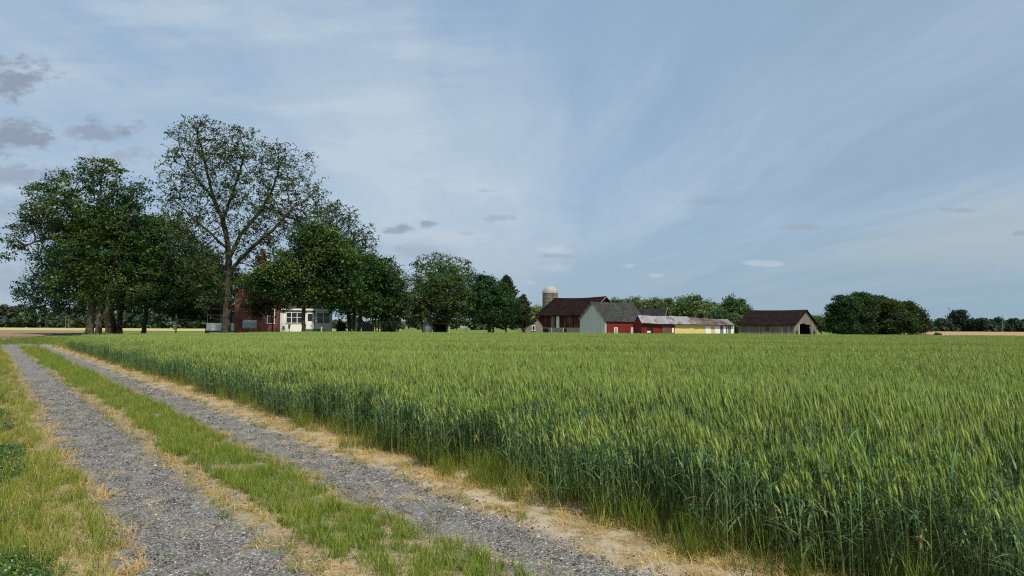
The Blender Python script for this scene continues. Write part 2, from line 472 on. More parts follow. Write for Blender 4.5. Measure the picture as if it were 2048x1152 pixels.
tag(drive, 'two-rut gravel farm track running along the wheat edge', 'road', kind='structure')

def patch(name, pts, dz, mat, label):
    b = MB()
    b.v = [(float(x), float(y), T(y) + dz) for x, y in pts]; b.f = [tuple(range(len(pts)))]
    o = b.build(name, mat)
    return tag(o, label, 'field', kind='structure')

def strip(name, rows, dz, mat, label):
    """Field as rows of (y, x0, x1), draped on the land."""
    V = []; Q = []
    for y, x0, x1 in rows:
        for k in range(9):
            V.append((x0 + (x1 - x0) * k / 8, y, T(y) + dz))
    for r in range(len(rows) - 1):
        for k in range(8):
            Q.append((r * 9 + k, r * 9 + k + 1, r * 9 + 10 + k, r * 9 + 9 + k))
    o = obj(name, np_mesh(name, V, Q), mat)
    return tag(o, label, 'field', kind='structure')

M_BARE = mat_field('bare_soil', (0.19, 0.135, 0.09), (0.25, 0.18, 0.12), (0.15, 0.12, 0.07))
M_TAN = mat_field('tan_stubble', (0.36, 0.25, 0.14), (0.30, 0.20, 0.11), (0.26, 0.19, 0.1))
M_YEL = mat_field('pale_crop', (0.42, 0.37, 0.16), (0.36, 0.33, 0.14), (0.25, 0.25, 0.1))
strip('bare_field', [(70, -75, -50.5), (84, -110, -57), (100, -130, -63), (130, -170, -76), (170, -220, -98)], 0.0, M_BARE, 'brown bare field left of the big trees')
strip('pale_field', [(171, -320, -60), (260, -420, -40), (400, -560, -60)], 0.02, M_YEL, 'pale yellow crop strip in front of the far left wood')
strip('tan_field', [(96, 57, 160), (130, 74, 220), (200, 112, 330), (400, 170, 560), (640, 170, 700)], 0.02, M_TAN, 'tan stubble field at the far right')

# ------------------------------------------------------------------ scattering: one object holds its own templates, points say where they stand
class Tpl:
    def __init__(s): s.V = []; s.Q = []; s.C = []; s.n = 0
    def add(s, V, Q, C):
        s.V.append(np.asarray(V, np.float32).reshape(-1, 3)); s.Q.append(np.asarray(Q, np.int64).reshape(-1, 4) + s.n)
        C = np.asarray(C, np.float32)
        s.C.append(np.broadcast_to(C, (len(s.V[-1]), 3)).copy()); s.n += len(s.V[-1])
    def get(s): return np.concatenate(s.V), np.concatenate(s.Q), np.concatenate(s.C)

def ribbons(tp, b, d, L, w, bend, nseg, c0, c1, side=None, wmid=0.0):
    """Many tapered blades: base points b, directions d, lengths L, widths w, bend vectors."""
    N = len(b)
    t = np.linspace(0, 1, nseg + 1)
    P = b[:, None, :] + d[:, None, :] * (L[:, None, None] * t[None, :, None]) + bend[:, None, :] * (t ** 2)[None, :, None] * L[:, None, None]
    if side is None:
        a = rng.uniform(0, 2 * np.pi, N); side = np.stack([np.cos(a), np.sin(a), np.zeros(N)], 1)
    prof = (1 - t) ** 0.7 if wmid == 0 else np.clip(np.minimum(t * 3 + 0.35, 1) * (1 - t) ** 0.6, 0.02, 1)
    W = side[:, None, :] * (w[:, None, None] * 0.5 * np.maximum(prof, 0.06)[None, :, None])
    V = np.stack([P - W, P + W], 2)                       # N, seg+1, 2, 3
    idx = np.arange(N * (nseg + 1) * 2).reshape(N, nseg + 1, 2)
    Q = np.stack([idx[:, :-1, 0], idx[:, :-1, 1], idx[:, 1:, 1], idx[:, 1:, 0]], -1)
    C = c0[:, None, None, :] * (1 - t)[None, :, None, None] + c1[:, None, None, :] * t[None, :, None, None]
    C = np.broadcast_to(C, V.shape)
    tp.add(V, Q, C.reshape(-1, 3))

def jit(c, n, s=0.18, h=0.06):
    c = np.array(c)[None, :] * np.exp(rng.normal(0, s, (n, 1))) * np.exp(rng.normal(0, h, (n, 3)))
    return c

def unit(v): return v / np.linalg.norm(v, axis=-1, keepdims=True)

def scatter(name, tpls, pts, var, rotz, scl, mat, label, cat):
    Vs = []; Qs = []; Cs = []; tid = []; o = 0
    for k, t in enumerate(tpls):
        V, Q, C = t.get()
        Vs.append(V); Qs.append(Q + o); Cs.append(C); tid.append(np.full(len(V), k)); o += len(V)
    Vs.append(np.asarray(pts, np.float32)); Cs.append(np.ones((len(pts), 3))); tid.append(np.full(len(pts), -1))
    V = np.concatenate(Vs); Q = np.concatenate(Qs)
    me = np_mesh(name, V, Q, np.concatenate(Cs))
    set_attr(me, 'tid', 'INT', np.concatenate(tid))
    pad = lambda a, shape: np.concatenate([np.zeros((o,) + shape), np.asarray(a).reshape((len(pts),) + shape)])
    set_attr(me, 'variant', 'INT', pad(var, ()))
    set_attr(me, 'turn', 'FLOAT', pad(rotz, ()))
    set_attr(me, 'size', 'FLOAT_VECTOR', pad(scl, (3,)))
    ob = obj(name, me, mat)
    ng = bpy.data.node_groups.new(name, 'GeometryNodeTree')
    ng.interface.new_socket('Geometry', in_out='INPUT', socket_type='NodeSocketGeometry')
    ng.interface.new_socket('Geometry', in_out='OUTPUT', socket_type='NodeSocketGeometry')
    gi = ng.nodes.new('NodeGroupInput'); go = ng.nodes.new('NodeGroupOutput')
    ln = ng.links.new
    def attr(n, t):
        a = ng.nodes.new('GeometryNodeInputNamedAttribute'); a.data_type = t; a.inputs[0].default_value = n
        return next(x for x in a.outputs if x.enabled and x.name == 'Attribute')
    def eq(a, k):
        c = ng.nodes.new('FunctionNodeCompare'); c.data_type = 'INT'; c.operation = 'EQUAL'
        ia = [x for x in c.inputs if x.enabled]
        ln(a, ia[0]); ia[1].default_value = k
        return c.outputs[0]
    def sep(g, s):
        q = ng.nodes.new('GeometryNodeSeparateGeometry'); q.domain = 'POINT'
        ln(g, q.inputs[0]); ln(s, q.inputs[1]); return q.outputs[0]
    ta = attr('tid', 'INT'); va = attr('variant', 'INT')
    P = sep(gi.outputs[0], eq(ta, -1))
    jn = ng.nodes.new('GeometryNodeJoinGeometry')
    rz = ng.nodes.new('ShaderNodeCombineXYZ'); ln(attr('turn', 'FLOAT'), rz.inputs[2])
    sz = attr('size', 'FLOAT_VECTOR')
    for k in range(len(tpls)):
        iop = ng.nodes.new('GeometryNodeInstanceOnPoints')
        ln(P, iop.inputs['Points']); ln(eq(va, k), iop.inputs['Selection'])
        ln(sep(gi.outputs[0], eq(ta, k)), iop.inputs['Instance'])
        ln(rz.outputs[0], iop.inputs['Rotation']); ln(sz, iop.inputs['Scale'])
        ln(iop.outputs[0], jn.inputs[0])
    ln(jn.outputs[0], go.inputs[0])
    md = ob.modifiers.new('scatter', 'NODES'); md.node_group = ng
    return tag(ob, label, cat, kind='stuff')

# ------------------------------------------------------------------ wheat
LEAN = np.array([-0.06, -0.015, 0])
def wheat_patch(size, n, fat=1.0, detail=2):
    tp = Tpl()
    b = np.zeros((n, 3)); b[:, :2] = rng.uniform(-size / 2, size / 2, (n, 2))
    H = rng.normal(0.79, 0.075, n).clip(0.45, 0.92)
    lean = LEAN[None, :] * rng.uniform(0.2, 1.6, (n, 1)) + rng.normal(0, 0.04, (n, 3)) * np.array([1, 1, 0])
    d = unit(np.array([[0, 0, 1.0]]) + lean * 0.25)
    bend = lean * 0.75
    ones = np.ones(n)
    st0 = jit((0.16, 0.20, 0.065), n); st1 = jit((0.17, 0.26, 0.10), n)
    a = rng.uniform(0, np.pi, n); side = np.stack([np.cos(a), np.sin(a) * 0.4, np.zeros(n)], 1)
    # stalk: nearly constant width
    t = np.linspace(0, 1, 4)
    P = b[:, None, :] + d[:, None, :] * (H[:, None, None] * t[None, :, None]) + bend[:, None, :] * (t ** 2)[None, :, None] * H[:, None, None]
    W = side[:, None, :] * 0.0028 * fat
    V = np.stack([P - W, P + W], 2); idx = np.arange(V.size // 3).reshape(n, 4, 2)
    Q = np.stack([idx[:, :-1, 0], idx[:, :-1, 1], idx[:, 1:, 1], idx[:, 1:, 0]], -1)
    C = np.broadcast_to(st0[:, None, None, :] * (1 - t)[None, :, None, None] + st1[:, None, None, :] * t[None, :, None, None], V.shape)
    tp.add(V, Q, C.reshape(-1, 3))
    tip = P[:, -1]
    td = unit(P[:, -1] - P[:, -2])
    # leaves
    for hfrac, pr in ((0.3, 0.8), (0.52, 1.0), (0.74, 1.0), (0.9, 0.6))[:4 if detail == 2 else 3]:
        k = rng.random(n) < pr; m = int(k.sum())
        lb = b[k] + d[k] * (H[k] * hfrac)[:, None] + bend[k] * (hfrac ** 2 * H[k])[:, None]
        az = rng.uniform(0, 2 * np.pi, m)
        out = np.stack([np.cos(az), np.sin(az), np.zeros(m)], 1)
        ld = unit(out * rng.uniform(0.15, 0.6, (m, 1)) + np.array([[0, 0, 1.0]]))
        bd = out * rng.uniform(0.1, 0.8, (m, 1)) + np.array([[-0.1, 0, -1.0]]) * rng.uniform(0.1, 0.95, (m, 1)) ** 2
        L = rng.uniform(0.15, 0.27, m); w = rng.uniform(0.011, 0.017, m) * fat
        sd = np.stack([-np.sin(az), np.cos(az), np.zeros(m)], 1)
        c = jit((0.092, 0.166, 0.066), m, 0.32)
        yel = rng.random(m) < 0.02
        c[yel] = jit((0.33, 0.25, 0.08), int(yel.sum()))
        ribbons(tp, lb, ld, L, w, bd, 4 if detail == 2 else 2, c, c * 1.1, sd, wmid=1)
    # ears: four-sided spindles nodding with the stalk
    L = rng.uniform(0.085, 0.125, n)
    s1 = unit(np.cross(td, np.array([0.3, 1, 0.1]))); s2 = np.cross(td, s1)
    rings = [(0.0, 0.25), (0.2, 0.95), (0.65, 0.8), (1.0, 0.1)]
    V = np.zeros((n, 4, 4, 3))
    nod = np.tile(LEAN[None, :] * 0.12 + np.array([[0, 0, -0.01]]), (n, 1))
    er = rng.uniform(0.0068, 0.0100, n) * fat
    for i, (tt, rr) in enumerate(rings):
        c = tip + td * (L * tt)[:, None] + nod * tt ** 2
        for j, (p, q) in enumerate(((1, 0), (0, 1), (-1, 0), (0, -1))):
            V[:, i, j] = c + (s1 * p + s2 * q) * (er * rr)[:, None]
    idx = np.arange(n * 16).reshape(n, 4, 4)
    Q = np.stack([idx[:, :-1, :], np.roll(idx, -1, 2)[:, :-1, :], np.roll(idx, -1, 2)[:, 1:, :], idx[:, 1:, :]], -1)
    ce = jit((0.226, 0.302, 0.070), n, 0.22) * np.exp(rng.normal(0, 0.02, (1, 3)))
    C = np.broadcast_to(ce[:, None, None, :] * np.array([0.9, 1.0, 1.05, 1.15])[None, :, None, None], V.shape)
    tp.add(V, Q, C.reshape(-1, 3))
    # awns
    na = 7 if detail == 2 else 4
    ab = np.repeat(tip + td * (L * 0.35)[:, None], na, 0) + np.repeat(td * L[:, None], na, 0) * rng.uniform(0, 0.6, (n * na, 1))
    ad = unit(np.repeat(td, na, 0) + rng.normal(0, 0.16, (n * na, 3)))
    aw = np.full(n * na, 0.0017 * fat * (1 if detail == 2 else 1.6)); aL = rng.uniform(0.05, 0.10, n * na)
    ca = np.repeat(ce, na, 0) * 1.25
    ribbons(tp, ab, ad, aL, aw, np.repeat(nod, na, 0) * 1.5, 1, ca, ca)
    return tp

FAR = [(-29.6, 47.5), (-26.5, 58), (-24.5, 70), (-23.3, 82), (-10, 86), (10, 88), (25, 87), (45, 83), (70, 80), (110, 78)]
def wheat_far(x):
    xs = [p[0] for p in FAR]; ys = [p[1] for p in FAR]
    return np.interp(x, xs, ys, left=0)
def in_wheat(x, y, uedge=4.26):
    u, v = uv_of(x, y)
    wob = 0.10 * np.sin(v * 1.3) + 0.07 * np.sin(v * 3.1 + 1) + 0.05 * np.sin(v * 7.3)
    return (u > uedge + wob) & (y < wheat_far(x)) & (x > -29.6)
def in_view(x, y, margin=4.0):
    return (np.abs(x) < 0.72 * y + margin) & (y > -1)

pts = []; var = []; rot = []; scl = []
def lay(y0, y1, step, v0, nv, keep=lambda x, y: np.ones(len(x), bool)):
    xs = np.arange(-34, 78, step); ys = np.arange(y0, y1, step)
    X, Y = np.meshgrid(xs, ys); X = X.ravel() + rng.uniform(-0.3, 0.3, X.size) * step; Y = Y.ravel() + rng.uniform(-0.3, 0.3, Y.size) * step
    k = in_wheat(X, Y, 4.26 + step * 0.35) & in_view(X, Y) & keep(X, Y)
    X = X[k]; Y = Y[k]; n = len(X)
    h = np.array([1.2 * mnoise.noise(Vector((x * 0.06, y * 0.22, 0))) + 0.5 * mnoise.noise(Vector((x * 0.9, y * 0.9, 5))) for x, y in zip(X, Y)])
    s = 1.0 + 0.10 * h
    ue = uv_of(X, Y)[0] - 4.26
    s = s * np.where(ue < 0.9, rng.uniform(0.5, 1.0, n) * 0.6 + 0.4 * np.clip(0.78 + 0.25 * ue, 0, 1), 1.0)
    pts.append(np.stack([X, Y, np.full(n, -0.02)], 1)); var.append(rng.integers(v0, v0 + nv, n))
    rot.append(rng.uniform(-0.45, 0.45, n)); scl.append(np.stack([np.ones(n), np.ones(n), s], 1))
near = lambda x, y: np.hypot(x, y) < 17
lay(-1, 18, 0.45, 0, 6, near)
lay(-1, 18, 0.45, 0, 6, lambda x, y: near(x, y) & (uv_of(x, y)[0] < 5.0) & (rng.random(len(x)) < 0.4))
u_line = lambda x, y: uv_of(x, y)[0] < 5.6
lay(8, 50, 0.45, 0, 6, lambda x, y: ~near(x, y) & u_line(x, y))
lay(8, 44, 1.0, 6, 4, lambda x, y: ~near(x, y) & (y < 42) & ~(uv_of(x, y)[0] < 5.4))
lay(42, 90, 2.0, 10, 4, lambda x, y: ~(uv_of(x, y)[0] < 5.4))
tpls = [wheat_patch(0.56, 88, 1.0, 2) for _ in range(6)] + [wheat_patch(1.2, 300, 1.35, 1) for _ in range(4)] + [wheat_patch(2.5, 850, 1.9, 1) for _ in range(4)]
scatter('wheat', tpls, np.concatenate(pts), np.concatenate(var), np.concatenate(rot), np.concatenate(scl), M_BLADE,
        'dense green wheat in ear filling the field right of the track', 'wheat')

# ------------------------------------------------------------------ grass, straw, clover, stones
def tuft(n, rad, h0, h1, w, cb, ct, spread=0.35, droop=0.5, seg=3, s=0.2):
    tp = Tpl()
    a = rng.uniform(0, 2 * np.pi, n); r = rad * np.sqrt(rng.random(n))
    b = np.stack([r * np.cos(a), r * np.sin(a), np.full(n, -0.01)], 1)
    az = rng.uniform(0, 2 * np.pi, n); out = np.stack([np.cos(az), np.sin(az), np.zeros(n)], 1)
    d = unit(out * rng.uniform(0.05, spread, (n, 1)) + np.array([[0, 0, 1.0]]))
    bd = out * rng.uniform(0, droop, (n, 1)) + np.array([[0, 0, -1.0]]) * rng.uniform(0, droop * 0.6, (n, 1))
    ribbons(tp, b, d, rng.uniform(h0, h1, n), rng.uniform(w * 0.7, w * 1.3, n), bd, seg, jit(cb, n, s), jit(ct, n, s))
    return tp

def straw(n, rad, L0, L1, w, c):
    """Dead blades lying about."""
    tp = Tpl()
    b = np.stack([rng.uniform(-rad, rad, n), rng.uniform(-rad, rad, n), rng.uniform(0.0, 0.03, n)], 1)
    az = rng.uniform(0, 2 * np.pi, n)
    d = unit(np.stack([np.cos(az), np.sin(az), rng.uniform(-0.05, 0.75, n) ** 2], 1))
    bd = np.stack([rng.normal(0, 0.25, n), rng.normal(0, 0.25, n), -rng.uniform(0.0, 0.3, n)], 1)
    cc = jit(c, n, 0.25)
    ribbons(tp, b, d, rng.uniform(L0, L1, n), rng.uniform(w * 0.7, w * 1.3, n), bd, 2, cc * 0.9, cc)
    return tp

def clover(n, rad):
    tp = Tpl()
    c = np.stack([rng.uniform(-rad, rad, n), rng.uniform(-rad, rad, n), rng.uniform(0.02, 0.075, n)], 1)
    for k in range(3):
        a = rng.uniform(0, 2 * np.pi, n) + k * 2.1
        o = np.stack([np.cos(a), np.sin(a), rng.normal(0.1, 0.25, n)], 1); sd = np.stack([-np.sin(a), np.cos(a), rng.normal(0, 0.2, n)], 1)
        s = rng.uniform(0.009, 0.015, n)[:, None]
        V = np.stack([c, c + o * s + sd * s * 0.6, c + o * s * 1.9, c + o * s - sd * s * 0.6], 1)
        Q = np.arange(n * 4).reshape(n, 4)
        tp.add(V, Q, np.repeat(jit((0.062, 0.125, 0.022), n, 0.3), 4, 0))
    m = 1                                                # white flower heads
    f = np.stack([rng.uniform(-rad, rad, m), rng.uniform(-rad, rad, m), rng.uniform(0.07, 0.10, m)], 1)
    for ax in range(2):
        e1 = np.array([0.006, 0, 0]) if ax else np.array([0, 0.006, 0]); e2 = np.array([0, 0, 0.006])
        V = np.stack([f - e1 - e2, f + e1 - e2, f + e1 + e2, f - e1 + e2], 1)
        tp.add(V, np.arange(m * 4).reshape(m, 4), np.array([0.6, 0.58, 0.5]))
    return tp

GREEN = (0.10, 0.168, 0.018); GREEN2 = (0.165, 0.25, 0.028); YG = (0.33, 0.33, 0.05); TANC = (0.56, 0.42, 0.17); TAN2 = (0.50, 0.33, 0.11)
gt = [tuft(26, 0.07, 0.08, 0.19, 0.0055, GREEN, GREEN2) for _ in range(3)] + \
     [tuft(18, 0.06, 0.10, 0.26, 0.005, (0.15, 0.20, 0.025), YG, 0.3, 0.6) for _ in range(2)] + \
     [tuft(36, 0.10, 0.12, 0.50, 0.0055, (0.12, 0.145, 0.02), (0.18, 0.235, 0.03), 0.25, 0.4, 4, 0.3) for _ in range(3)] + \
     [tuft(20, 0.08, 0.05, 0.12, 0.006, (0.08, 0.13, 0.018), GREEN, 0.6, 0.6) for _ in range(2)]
#  0-2 green, 3-4 yellowish, 5-7 tall, 8-9 short
st = [straw(42, 0.13, 0.06, 0.2, 0.0045, TANC) for _ in range(3)] + [tuft(24, 0.07, 0.06, 0.2, 0.0045, TAN2, TANC, 0.9, 0.9, 3, 0.25) for _ in range(3)]
cl = [clover(110, 0.17) for _ in range(3)]

def nz(x, y, s, seed=0.0):
    return np.array([mnoise.noise(Vector((a * s, b * s, seed))) for a, b in zip(x, y)])

def area(u0, u1, v0, v1, dens_near, dens_far=None, fall=12.0):
    """Random points on a stretch of the verge, thinner with distance."""
    n = int((u1 - u0) * (v1 - v0) * dens_near)
    u = rng.uniform(u0, u1, n); v = rng.uniform(v0, v1, n)
    x, y = xy_of(u, v)
    dd = np.hypot(x, y)
    k = in_view(x, y, 1.5) & (y > 1.5) & (rng.random(n) < np.minimum(1, (fall / np.maximum(dd, 0.1)) ** 1.3))
    return u[k], v[k], x[k], y[k], dd[k]

G = dict(p=[], v=[], s=[]); S = dict(p=[], v=[], s=[]); CLV = dict(p=[], v=[], s=[])
def put(D, x, y, v, s, z=-0.01):
    n = len(x)
    if n == 0: return
    D['p'].append(np.stack([x, y, np.full(n, z)], 1)); D['v'].append(np.broadcast_to(v, (n,)).copy()); D['s'].append(np.broadcast_to(s, (n,)).copy())
def grow(dd): return 1 + np.clip((dd - 12) / 40, 0, 1.0) * 0.8        # fewer but broader tufts far away

# middle strip
u, v, x, y, dd = area(1.65, 2.95, 2, 64, 170, fall=11)
w = nz(x, y, 0.9) * 0.20 + nz(x, y, 3.0, 4) * 0.12
cen = 2.36 + 0.06 * np.sin(v * 0.5)
k = np.abs(u + w - cen) < 0.36 + 0.13 * np.clip((dd - 8) / 20, 0, 1)
k &= ~((nz(x, y, 0.8, 9) > 0.33) & (dd < 9)) & (y < 52)
put(G, x[k], y[k], rng.choice([0, 1, 2, 0, 1, 2, 3, 4], k.sum()), rng.uniform(0.55, 1.15, k.sum()) * grow(dd[k]) * 0.95)
k2 = ~k & (np.abs(u + w - 2.3) < 0.60) & (rng.random(len(u)) < 0.36)
put(S, x[k2], y[k2], rng.integers(0, 6, k2.sum()), rng.uniform(0.45, 0.9, k2.sum()) * grow(dd[k2]))
k3 = (np.abs(u - 2.25) < 0.66) & (rng.random(len(u)) < 0.22)
put(G, x[k3], y[k3], rng.choice([3, 4, 8, 9], k3.sum()), rng.uniform(0.4, 0.8, k3.sum()) * grow(dd[k3]))
# left verge
u, v, x, y, dd = area(-9, 0.95, 2, 66, 150, fall=8)
w = nz(x, y, 0.8, 2) * 0.25 + nz(x, y, 3, 3) * 0.12
edge = 0.72 + w
patchn = nz(x, y, 0.75, 11) + 0.4 * nz(x, y, 2.2, 12)
on = u < edge
isc = on & (patchn > -0.02) & (u < 0.30) & (rng.random(len(u)) < 0.8)
put(CLV, x[isc], y[isc], rng.integers(0, 3, isc.sum()), rng.uniform(0.75, 1.15, isc.sum()) * grow(dd[isc]))
isg = on & (rng.random(len(u)) < np.where(patchn > 0.1, 0.4, 0.85))
put(G, x[isg], y[isg], rng.choice([0, 1, 2, 3, 4, 3, 4, 3], isg.sum()), rng.uniform(0.6, 1.1, isg.sum()) * grow(dd[isg]))
iss = (u < edge + 0.2) & ~isc & (rng.random(len(u)) < np.where(u > 0.25, 0.5, 0.12))
put(S, x[iss], y[iss], rng.integers(0, 6, iss.sum()), rng.uniform(0.55, 1.0, iss.sum()) * grow(dd[iss]))
# foot of the wheat: straw, then tall grass clumps
u, v, x, y, dd = area(3.45, 4.75, 2, 64, 130, fall=10)
w = nz(x, y, 0.8, 21) * 0.22 + nz(x, y, 2.6, 22) * 0.12
k = (u + w > 3.66) & (u < 4.7) & (rng.random(len(u)) < np.clip((u + w - 3.5) * 1.6, 0.3, 0.95)) & (nz(x, y, 2.1, 30) < 0.4)
put(S, x[k], y[k], rng.integers(0, 6, k.sum()), rng.uniform(0.5, 1.05, k.sum()) * grow(dd[k]))
k = (u + w > 3.58) & (u < 4.2) & (nz(x, y, 1.8, 33) > -0.05) & (rng.random(len(u)) < 0.42)
put(G, x[k], y[k], rng.choice([3, 4, 8, 9], k.sum()), rng.uniform(0.35, 0.7, k.sum()) * grow(dd[k]))
cl_n = nz(x, y, 1.1, 25) + 0.5 * nz(x, y, 3, 26)
k = (u + 0.42 * cl_n + w * 0.5 > 4.06) & (u < 4.65) & (rng.random(len(u)) < 0.36)
put(G, x[k], y[k], rng.choice([5, 6, 7], k.sum()), rng.uniform(0.5, 1.15, k.sum()))
# stray weeds on the gravel
u, v, x, y, dd = area(0.7, 3.7, 2, 40, 5)
put(G, x, y, rng.choice([8, 9], len(x)), rng.uniform(0.25, 0.6, len(x)) * grow(dd))
u, v, x, y, dd = area(0.6, 3.9, 2, 30, 16)
k = nz(x, y, 1.5, 31) > 0.0
put(S, x[k], y[k], rng.integers(0, 3, k.sum()), rng.uniform(0.3, 0.7, k.sum()) * grow(dd[k]))
# rough grass round the end of the track
n = 5200
y = rng.uniform(52, 92, n); x = rng.uniform(-62, -22, n)
k = in_view(x, y, 2) & ~in_wheat(x, y, 3.9) & ~((uv_of(x, y)[0] > 0.4) & (uv_of(x, y)[0] < 3.7) & (y < 58)) & (uv_of(x, y)[0] > -4)
x = x[k]; y = y[k]
put(G, x, y, rng.choice([0, 1, 2, 3, 8, 9], len(x)), rng.uniform(1.0, 2.0, len(x)))

def go(name, tp, D, mat, label, cat):
    p = np.concatenate(D['p']); v = np.concatenate(D['v']); s = np.concatenate(D['s'])
    p[:, 2] += [T(yy) for yy in p[:, 1]]
    scatter(name, tp, p, v, rng.uniform(0, 6.28, len(p)), np.stack([s, s, s], 1), mat, label, cat)
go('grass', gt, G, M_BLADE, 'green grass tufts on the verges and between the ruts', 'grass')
go('dry_grass', st, S, M_STRAW, 'tan dead grass along the edges of the gravel ruts', 'dry grass')
go('clover', cl, CLV, M_BLADE, 'dark green clover patches in the left verge', 'clover')

def stone_tpl(c):
    tp = Tpl()
    nl = 6; prof = [(0.0, -0.5), (0.8, -0.3), (1.0, 0.1), (0.55, 0.5), (0.0, 0.56)]
    V = np.zeros((5, nl, 3))
    for i, (r, z) in enumerate(prof):
        for j in range(nl):
            a = j * 2 * np.pi / nl; q = r * rng.uniform(0.7, 1.25)
            V[i, j] = (q * np.cos(a), q * np.sin(a) * 0.75, z * 0.8 * rng.uniform(0.8, 1.2))
    idx = np.arange(5 * nl).reshape(5, nl)
    Q = np.stack([idx[:-1], np.roll(idx, -1, 1)[:-1], np.roll(idx, -1, 1)[1:], idx[1:]], -1)
    tp.add(V.reshape(-1, 3), Q.reshape(-1, 4), np.array(c)); return tp
stones = [stone_tpl(c) for c in ((0.065, 0.063, 0.06), (0.12, 0.117, 0.112), (0.185, 0.18, 0.174), (0.30, 0.30, 0.297), (0.62, 0.61, 0.59), (0.17, 0.145, 0.12))]
n = 150000
u = rng.uniform(0.6, 3.8, n); v = rng.uniform(2, 26, n); x, y = xy_of(u, v)
w = nz(x, y, 0.55, 41) * 0.2 + nz(x, y, 2.5, 42) * 0.16
dd = np.hypot(x, y)
inr = ((u + w > 0.8) & (u + w < 1.72)) | ((u + w > 2.82) & (u + w < 3.58))
k = in_view(x, y, 0.6) & (rng.random(n) < np.minimum(1, (7.5 / dd) ** 1.6)) & (inr | (rng.random(n) < 0.28)) & (y > 2.5)
x = x[k]; y = y[k]; n = len(x); dd = dd[k]
ur = uv_of(x, y)[0]
zz = -0.05 * (np.exp(-((ur - 1.25) / 0.42) ** 2) + np.exp(-((ur - 3.2) / 0.38) ** 2))
s = np.exp(rng.normal(math.log(0.0052), 0.42, n)) * (1 + np.clip((dd - 6) / 20, 0, 1))
scatter('gravel', stones, np.stack([x, y, zz + 0.002], 1), rng.choice(6, n, p=[0.24, 0.31, 0.23, 0.12, 0.03, 0.07]), rng.uniform(0, 6.28, n), np.stack([s, s, s], 1), M_STRAW,
        'loose grey gravel stones lying in the two ruts', 'gravel')

# ------------------------------------------------------------------ trees
def sample_lobes(lobes, n, Y, hollow=0.28, gap=0.0, seed=0, depth=0.9, gscale=0.45):
    """Points through the crown's volume. Lobes: photo position and half sizes, at distance Y."""
    cs = []
    for L in lobes:
        px, py, rx, rz = L[:4]; oy = L[4] if len(L) > 4 else 0.0
        c = at(px, py, Y + oy); rx = rx * (Y + oy) / F; rz = rz * (Y + oy) / F
        cs.append((c, rx, max(rx, rz) * depth if rx < rz else rx * depth, rz))
    vol = np.array([a * b * c for _, a, b, c in cs]); vol = vol ** 0.8; vol /= vol.sum()
    out = []
    while len(out) < n:
        i = rng.choice(len(cs), p=vol)
        c, a, b, h = cs[i]
        q = unit(rng.standard_normal(3)) * rng.random() ** hollow
        p = c + q * np.array([a, b, h])
        if gap > 0 and mnoise.noise(Vector(p * gscale) + Vector((seed, 0, 0))) < -1 + gap * 2 - 0.35 * 0: continue
        out.append(p)
    return np.array(out)

def colonize(chains, attr, step=0.6, dk=0.9, iters=220):
    """Branches that grow from the given limbs towards the points of the crown."""
    P = []; par = []
    for ch in chains:
        start = ch[0]
        if P and start is not None and isinstance(start, tuple) and start[0] == 'join':
            q = np.array(ch[1]); last = int(np.argmin(np.linalg.norm(np.array(P) - q, axis=1))); pts = ch[1:]
        else:
            P.append(np.array(ch[0], float)); par.append(-1); last = len(P) - 1; pts = ch[1:]
        for q in pts:
            q = np.array(q, float); a = P[last].copy(); d = np.linalg.norm(q - a); m = max(1, int(d / step))
            for i in range(1, m + 1):
                P.append(a + (q - a) * i / m + rng.normal(0, 0.03, 3) * (i < m)); par.append(last); last = len(P) - 1
    attr = attr.copy(); A = len(attr)
    Pn = np.array(P)
    best = np.full(A, 1e9); bi = np.zeros(A, int)
    def upd(i0):
        nonlocal best, bi
        new = np.array(P[i0:])
        for s in range(0, len(new), 400):
            D = np.linalg.norm(attr[:, None] - new[None, s:s + 400], axis=2)
            j = D.argmin(1); dm = D[np.arange(A), j]; k = dm < best
            best[k] = dm[k]; bi[k] = j[k] + i0 + s
    upd(0); alive = np.ones(A, bool)
    for it in range(iters):
        alive &= best > dk
        if not alive.any(): break
        i0 = len(P); idx = np.where(alive)[0]
        nodes, inv = np.unique(bi[idx], return_inverse=True)
        dv = attr[idx] - np.array(P)[bi[idx]]; dv = unit(dv)
        acc = np.zeros((len(nodes), 3)); np.add.at(acc, inv, dv)
        for q, nd in enumerate(nodes):
            a = acc[q]; l = np.linalg.norm(a)
            if l < 1e-3: continue
            a = a / l + rng.normal(0, 0.13, 3); a /= np.linalg.norm(a)
            P.append(P[nd] + a * step); par.append(nd)
        if len(P) == i0 or len(P) > 14000: break
        upd(i0)
    return np.array(P), np.array(par)

